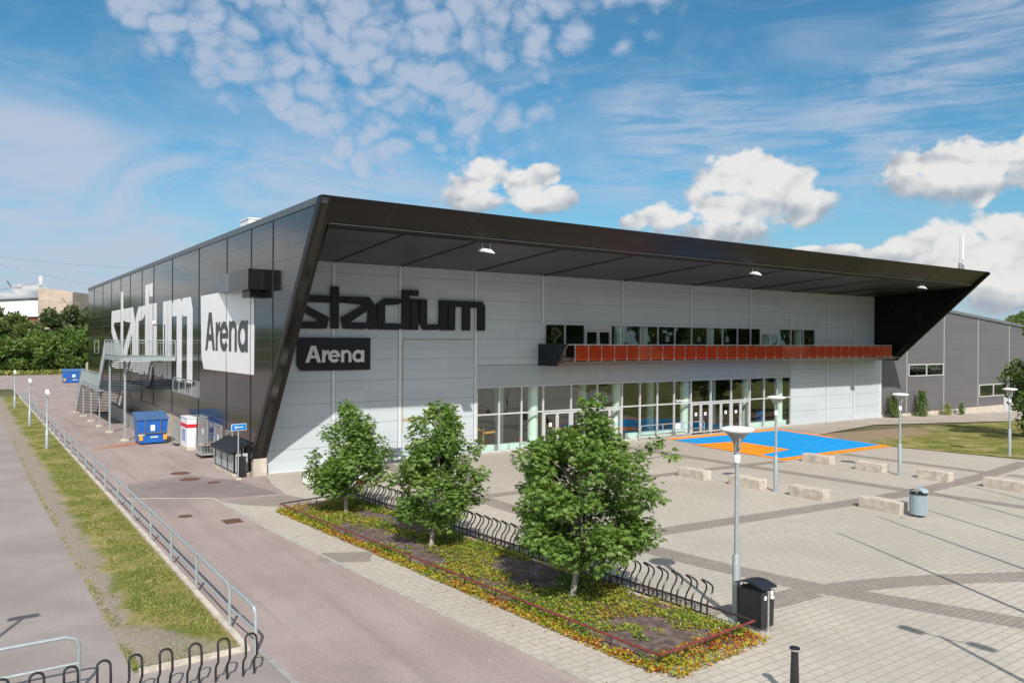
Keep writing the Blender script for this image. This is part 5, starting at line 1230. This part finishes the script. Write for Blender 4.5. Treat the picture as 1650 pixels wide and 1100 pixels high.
def big_crown(seed, H_, R, n, size, z0=.25, per=9, kind=0):
    """unit-location tree crown for background trees: lumps of leaf clumps"""
    rs = np.random.default_rng(seed); lumps = []
    for k in range(26):
        z = rs.uniform(z0, .95); rmax = (math.sin(math.pi*min(1, max(0, (z - z0*.5)/(1.02 - z0*.5))**.8)))**.6 if kind == 0 else (1 - (z-z0)/(1.05-z0))**.7
        a = rs.uniform(0, 2*math.pi); q_ = rs.uniform(.3, .9)
        lumps.append((R*rmax*q_*math.cos(a), R*rmax*q_*math.sin(a), z*H_, R*rs.uniform(.22, .42)))
    P = []
    for i in range(n):
        l = lumps[rs.integers(len(lumps))]; v = rs.normal(size=3); v /= np.linalg.norm(v); f = rs.uniform(.55, 1.05)
        P.append((l[0] + v[0]*l[3]*f, l[1] + v[1]*l[3]*f, l[2] + v[2]*l[3]*f*.85))
    P = np.array(P); nrm = rs.normal(size=(n, 3)); nrm /= np.linalg.norm(nrm, axis=1)[:, None]
    a = rs.normal(size=(n, 3)); a -= (a*nrm).sum(1)[:, None]*nrm; a /= np.linalg.norm(a, axis=1)[:, None]; b = np.cross(nrm, a); s_ = (size*rs.uniform(.6, 1.4, n))[:, None]
    return np.stack([P - a*s_*.5, P + b*s_*.3, P + a*s_*.5, P - b*s_*.3], 1).reshape(-1, 3)
def back_tree(name, label, cat, x, y, H_, R, mat, seed, n=2600, size=.5, group='trees beyond the yard', kind=0, z=None, z0=.2, src=None):
    zz = gz(x) if z is None else z
    t = thing(name, label, cat, (x, y, zz), group)
    if src:
        for ch in src.children:
            c = ch.copy(); COL.objects.link(c); c.parent = t
        t.scale = (R/src['R'], R/src['R'], H_/src['H']); t.rotation_euler = (0, 0, seed*1.7)
    else:
        V = big_crown(seed, H_, R, n, size, z0, kind=kind) + np.array([x, y, zz]); leafmesh('crown', V, mat, t)
        mb = MB(); mb.tube([(x, y, zz-.1), (x+.1, y, zz+H_*.4), (x, y+.1, zz+H_*.85)], [H_*.022, H_*.015, .03], 7)
        for k in range(5):
            a = k*1.3; mb.tube([(x, y, zz+H_*(.2+.08*k)), (x+R*.5*math.cos(a), y+R*.5*math.sin(a), zz+H_*(.42+.08*k))], [H_*.009, .02], 5)
        mb.build('trunk', BARK, t)
    t['R'] = R; t['H'] = H_
    return t
def clean(t):
    pass
# big tree on the lawn at the right edge
back_tree('lawn_tree', 'large dark leafy tree on the lawn at the right edge', 'tree', 44.9, -14.3, 7.4, 2.8, foliage('lawn_tree_leaves', [(0, (.04, .07, .015)), (.6, (.08, .13, .025)), (1, (.16, .23, .04))], noise_scale=.5), 21, 11000, .22, group='lawn tree', z0=.12)
# far left trees
src1 = back_tree('leafy_tree', 'dark rounded leafy tree at the left edge beyond the yard', 'tree', -9.5, 128, 11.6, 5.0, LEAFB, 31, 4200, .75)
src2 = back_tree('pine_tree', 'loose dark pine standing in front of the concrete tower', 'tree', 1.6, 130, 11.0, 4.0, PINE, 32, 3600, .7, kind=1)
src3 = back_tree('shrub_tree', 'bright green bushy shrub in the left part of the hedge behind the yard', 'shrub', -5.5, 119, 6.6, 3.6, LEAFC, 33, 3800, .5, z0=.05)
lst = [(-5.2, 133, 10.2, 4.2, 1, 'dark rounded leafy tree left of the concrete tower foot'), (-2.0, 126, 8.6, 4.0, 1, 'lower rounded leafy tree below the brown band of the far building'),
 (5.0, 136, 11.8, 4.0, 2, 'tall dark pine between the concrete tower and the arena'), (9.0, 134, 13.6, 4.0, 2, 'tallest pine touching the far corner of the arena'), (12.6, 138, 13, 5, 1, 'leafy tree mostly hidden behind the far arena corner'),
 (-1.2, 118.5, 7.4, 3.6, 3, 'bright green shrub in the middle of the hedge behind the yard'), (2.6, 119.5, 8.0, 3.6, 3, 'bright green shrub behind the far blue container'), (6.4, 121, 8.6, 3.8, 3, 'bright green shrub at the right end of the hedge by the arena'),
 (-10, 119, 7.0, 3.8, 3, 'bright green shrub at the left edge of the photo behind the yard'), (-14, 124, 13, 5, 1, 'leafy tree just off the left edge beyond the yard'), (10.5, 124, 9, 4, 3, 'bright green shrub hidden by the far arena corner')]
for i, (x, y, h_, r_, k, lb) in enumerate(lst):
    back_tree(['', 'leafy_tree', 'pine_tree', 'shrub_tree'][k], lb, 'shrub' if k == 3 else 'tree', x, y, h_, r_, None, 40+i, src=[None, src1, src2, src3][k])
V = scatter('', None, np.array([(random.uniform(-14, 12), random.uniform(114.5, 118), random.uniform(0, .7)) for _ in range(3500)]), .5, 1.2, .5, .3)
tag(leafmesh('hedge_grass', V, BLADE), 'dry tall grass along the back edge of the far yard', 'grass', kind='stuff')
# bushes at the foot of the grey hall
for i, (x, h_, r_, lb) in enumerate([(51.6, 2.0, .75, 'loose green bush at the corner of the grey hall'), (55.9, 2.15, .7, 'tall yellow green bush against the grey hall base'), (60.3, .95, .55, 'small yellow bush against the concrete base'), (62.8, 1.0, .4, 'thin small bush, rightmost at the concrete base')]):
    t = thing('bush', lb, 'bush', (x, -.35, gz(x)), 'bushes along the base of the grey hall')
    rs = np.random.default_rng(60+i); n = int(900*h_*r_); u = rs.uniform(0, 1, n); a = rs.uniform(0, 2*np.pi, n); rad_ = r_*np.sqrt(rs.uniform(0, 1, n))*(1.0-.55*u**1.5)*(1+.5*np.sin(a*3+u*9))
    P = np.stack([x + rad_*np.cos(a), -.35 + rad_*np.sin(a)*.6, gz(x) + .05 + u*h_], 1); leafmesh('leaves', scatter('', None, P, .17, 1.2, .45, .3), LEAFC if i != 2 else BLADE, t)
    mb = MB()
    for k in range(6): mb.tube([(x, -.35, gz(x)), (x+.35*r_*math.cos(k), -.35+.2*math.sin(k), gz(x)+h_*.8)], .012, 4)
    mb.build('stems', BARK, t)
# buildings far left
FB = thing('tower_building', 'beige concrete tower block rising behind the trees on the left', 'building', (9, 200, 0))
k2 = 1.0
def at(px, py, D):
    r_ = R_*((px-825)/F) - U_*((py-550)/F) + D_; return CAM + r_*D
Dd = 210.
def fb(mbx, px0, px1, pyt0, pyt1, dep, D=Dd):
    a, b = at(px0, pyt0, D), at(px1, pyt1, D); n = (fw * dep); 
    mbx.hexa([(a.x, a.y, 0), (b.x, b.y, 0), (b.x+n.x, b.y+n.y, 0), (a.x+n.x, a.y+n.y, 0)], [(a.x, a.y, a.z), (b.x, b.y, b.z), (b.x+n.x, b.y+n.y, b.z), (a.x+n.x, a.y+n.y, a.z)])
TOW = plain('weathered_beige_concrete', (.42, .34, .28), .85, 0, .22, .25, .2)
mb = MB(); fb(mb, 61.5, 117, 463.5, 470.5, 9); mb.build('tower', TOW, FB)
mb = MB(); 
for py in (480.5, 496.5): fb(mb, 61.5, 117, py, py+1.2, .1, Dd-.4); 
FB2 = thing('white_clad_hall', 'low hall with white cladding above a brown band beside the concrete tower', 'building', (-8, 200, 0))
mb = MB(); fb(mb, -160, 61, 504, 504, 9, Dd+1); mb.build('lower_wall', plain('brown_red_wall', (.16, .05, .035), .8), FB2)
mb = MB()
def slab(mbx, px0, px1, pt0, pt1, pb, D, dep):
    a, b = at(px0, pt0, D), at(px1, pt1, D); c, e = at(px0, pb, D), at(px1, pb, D); n = fw*dep
    mbx.hexa([c, e, e+n, c+n], [a, b, b+n, a+n])
slab(mb, -160, 61, 489, 483, 510, Dd+.4, 9); mb.build('upper_wall', WHITE, FB2)
mb = MB(); slab(mb, -165, 61.5, 487, 481, 484.8, Dd, 10); mb = MB(); a = at(-165, 492, Dd); b = at(61.3, 481.5, Dd); n = fw*10; mb.hexa([a, b, b+n, a+n], [a+Vector((0,0,.4)), b+Vector((0,0,.4)), b+n+Vector((0,0,.4)), a+n+Vector((0,0,.4))]); mb.build('roof_edge', plain('dark_roof_edge', (.08, .08, .085), .6), FB2)
p = at(65.5, 463.5, Dd+1)
antenna('antenna', 'cluster of white panel antennas on the top left corner of the concrete tower', 0, 0, 0, 3.3, 3)
a_ = bpy.data.objects[[o.name for o in COL.objects if o.name.startswith('antenna')][-1]]
a_.location = (p.x, p.y, p.z - .1); a_.scale = (1.1, 1.1, 1.0); a_.rotation_euler = (0, 0, yaw - math.pi/2)
# overhead lamp wires
def wire(name, label, pA, pB, sag, D, lamp=None):
    t = thing(name, label, 'wire', tuple(at(*pA, D)))
    a, b = at(*pA, D), at(*pB, D); pts_ = []
    for i in range(13): f = i/12; q_ = a.lerp(b, f); pts_.append((q_.x, q_.y, q_.z - sag*4*f*(1-f)))
    mb = MB(); mb.tube(pts_, .035, 4); mb.build('cable', plain('wire_grey', (.25, .26, .28), .6), t)
    if lamp:
        c = at(*lamp, D); mb = MB(); u = rt
        mb.bar(c - u*1.1, c + u*1.2, .3, .16); mb.build('lamp_body', GREYP, t); mb = MB(); mb.bar(c - u*.1, c - u*.75 + Vector((0, 0, 1.0)), .09); mb.build('hanger', BLACKP, t)
wire('overhead_wire', 'thin overhead wire crossing the sky above the concrete tower, topmost', (-60, 405), (330, 432), 1.0, 150)
wire('overhead_wire', 'thin overhead wire carrying a hanging street lamp at the left edge', (-60, 470), (64, 455), .3, 110, (20, 464))
wire('overhead_wire', 'thin overhead wire sloping down behind the concrete tower', (-60, 410), (300, 480), 1.0, 150)
wire('overhead_wire', 'thin overhead wire with a small lamp in front of the tower wall', (30, 482), (330, 494), .4, 170, (106, 487))

# flagpoles and lamps outside the picture whose shadows fall on the plaza
for i, (tx, ty) in enumerate([(11.58, -20.81), (14.87, -20.3), (17.95, -19.65), (21.08, -18.91), (24.28, -18.31)]):
    h_ = 9.0; bx_, by_ = tx - .48*h_, ty - h_
    t = thing('flagpole', ordw(i) + ' white flagpole outside the right edge, counted from the camera', 'flagpole', (bx_, by_, 0), 'flagpoles right of the photo')
    mb = MB(); mb.lathe(bx_, by_, [(.07, 0), (.06, 3), (.03, h_)], 10); mb.build('pole', WHITE, t); mb = MB(); mb.lathe(bx_, by_, [(.02, h_), (.06, h_+.05), (.02, h_+.12)], 8); mb.build('knob', ORANGEP, t)
bx_, by_, h_ = 5.28 - .48*6.0, -27.15 - 6.0, 6.0
t = thing('double_lamp', 'double-headed street lamp standing outside the lower right of the photo', 'lamp post', (bx_, by_, 0))
mb = MB(); mb.lathe(bx_, by_, [(.1, 0), (.08, 1.5), (.045, h_)], 10); mb.build('pole', GALV, t)
for s_, (ox, oy) in enumerate(((-.12, .55), (.12, -.75))):
    mb = MB(); mb.tube([(bx_, by_, h_-.1), (bx_+ox*.6, by_+oy*.6, h_+.02)], .02, 6); mb.build('arm', GALV, t)
    mb = MB(); mb.hexa([(bx_+ox-.16, by_+oy-.3, h_), (bx_+ox+.16, by_+oy-.3, h_), (bx_+ox+.16, by_+oy+.3, h_), (bx_+ox-.16, by_+oy+.3, h_)], [(bx_+ox-.1, by_+oy-.2, h_+.1), (bx_+ox+.1, by_+oy-.2, h_+.1), (bx_+ox+.1, by_+oy+.2, h_+.1), (bx_+ox-.1, by_+oy+.2, h_+.1)]); mb.build('lamp_head', LAMPG, t, bevel=.06)
h_ = 5.2; bx_, by_ = -10.3 - .48*h_, -15.3 - h_
t = thing('path_lamp', 'street lamp standing outside the left edge beside the footpath', 'lamp post', (bx_, by_, 0))
mb = MB(); mb.lathe(bx_, by_, [(.08, 0), (.06, 1.5), (.04, h_)], 10); mb.build('pole', GALV, t); mb = MB(); mb.hexa([(bx_-.3, by_-.12, h_), (bx_+.3, by_-.12, h_), (bx_+.3, by_+.12, h_), (bx_-.3, by_+.12, h_)], [(bx_-.2, by_-.06, h_+.08), (bx_+.2, by_-.06, h_+.08), (bx_+.2, by_+.06, h_+.08), (bx_-.2, by_+.06, h_+.08)]); mb.build('lamp_head', LAMPG, t)
# the far side of the square, seen only in reflections and from other positions
for i in range(26):
    x = -30 + i*9.5 + random.uniform(-3, 3); y = -78 - random.uniform(0, 14) - (i % 3)*6
    back_tree('park_tree', ordw(i) + ' leafy tree across the square behind the camera, from the left', 'tree', x, y, random.uniform(12, 18), random.uniform(5, 7), None, 80+i, src=src1, group='trees across the square', z=-.05)
for i in range(9):
    y = -30 + i*21 + random.uniform(-3, 3)
    back_tree('park_tree', ordw(i) + ' leafy tree beyond the footpath outside the photo, from the near end', 'tree', -78 - random.uniform(0, 30), y, random.uniform(7, 12), random.uniform(4, 5.5), None, 120+i, src=src1, group='trees left of the footpath', z=-.05)
# wooded hills
def hill(cx, cy, L_, Wd, H_, a):
    mb = MB(); n, m_ = 40, 10
    for j in range(m_+1):
        for i in range(n+1):
            u = (i/n - .5)*2; v = (j/m_ - .5)*2; h = H_*max(0, (1-abs(u)**2.2))*max(0, 1-v*v)*(.8+.25*noise.noise(Vector((u*3, v*2, H_))))+1.2*noise.noise(Vector((u*22, v*9, 0)))
            p = Vector((u*L_, v*Wd, 0)); p.rotate(Matrix.Rotation(a, 3, 'Z')); mb.v.append((cx+p.x, cy+p.y, h - 2))
    mb.f = [(j*(n+1)+i, j*(n+1)+i+1, (j+1)*(n+1)+i+1, (j+1)*(n+1)+i) for j in range(m_) for i in range(n)]
    return mb
HM = plain('wooded_hill', (.055, .075, .03), .95, 0, .4, .06, .1)
structure('hills', hill(330, 60, 260, 60, 20, math.radians(80)), HM)
for i in range(7):
    q_ = at(1632 + i*14, 520, 200 + 6*(i % 3)); back_tree('hill_tree', ordw(i) + ' leafy tree on the rise behind the grey hall roof, from the left', 'tree', q_.x, q_.y, 12.0 + (i % 3), 6, None, 150+i, src=src1, group='trees on the rise behind the grey hall', z=0)
structure('far_hills', hill(-40, 900, 700, 120, 28, 0), HM)
# grass blades on the verge
rs = np.random.default_rng(5); n = 34000
u = rs.uniform(0, 1, n); y = -19.7 + 40*u**1.9; x = rs.uniform(-9.12, -6.92, n)
keep = []
for k in range(n):
    wv = noise.noise(Vector((x[k]*1.1, y[k]*.9, 3.)))
    gravel = x[k] < -8.2 + .35*wv or (y[k] < -18.1 - 1.5*(x[k]+7.6) + .5*wv)
    xl_ = -8.84 - .28 * min(1, (y[k] + 19.8)/23); edge_ = x[k] < xl_ + .16 + .12*wv
    if x[k] < xl_: continue
    if not gravel or (edge_ and rs.random() < .6 and noise.noise(Vector((x[k]*2, y[k]*1.5, 8.))) > -.15) or rs.random() < .04: keep.append(k)
x, y = x[keep], y[keep]; n = len(x)
zb = .03 + .02*np.sin(math.pi*(x+8.9)/2.0); hb = rs.uniform(.02, .065, n); an_ = rs.uniform(0, 2*np.pi, n); wv = .012
dxx, dyy = np.cos(an_)*wv, np.sin(an_)*wv; lx, ly = rs.normal(size=n)*.03, rs.normal(size=n)*.03
V = np.stack([np.stack([x-dxx, y-dyy, zb], 1), np.stack([x+dxx, y+dyy, zb], 1), np.stack([x+dxx*.3+lx, y+dyy*.3+ly, zb+hb], 1), np.stack([x-dxx*.3+lx, y-dyy*.3+ly, zb+hb*.95], 1)], 1).reshape(-1, 3)
tag(leafmesh('verge_grass', V, BLADE), 'short patchy green and straw coloured grass on the verge', 'grass', kind='stuff')

# ------------------------------------------------------------------ real size: 1 drawing unit = 1.2 m
for o in list(SC.objects):
    if o.parent is None and o.type in ('MESH', 'EMPTY'):
        o.location = o.location * S; o.scale = tuple(k * S for k in o.scale)
    for k in ('R', 'H'):
        if k in o.keys(): del o[k]
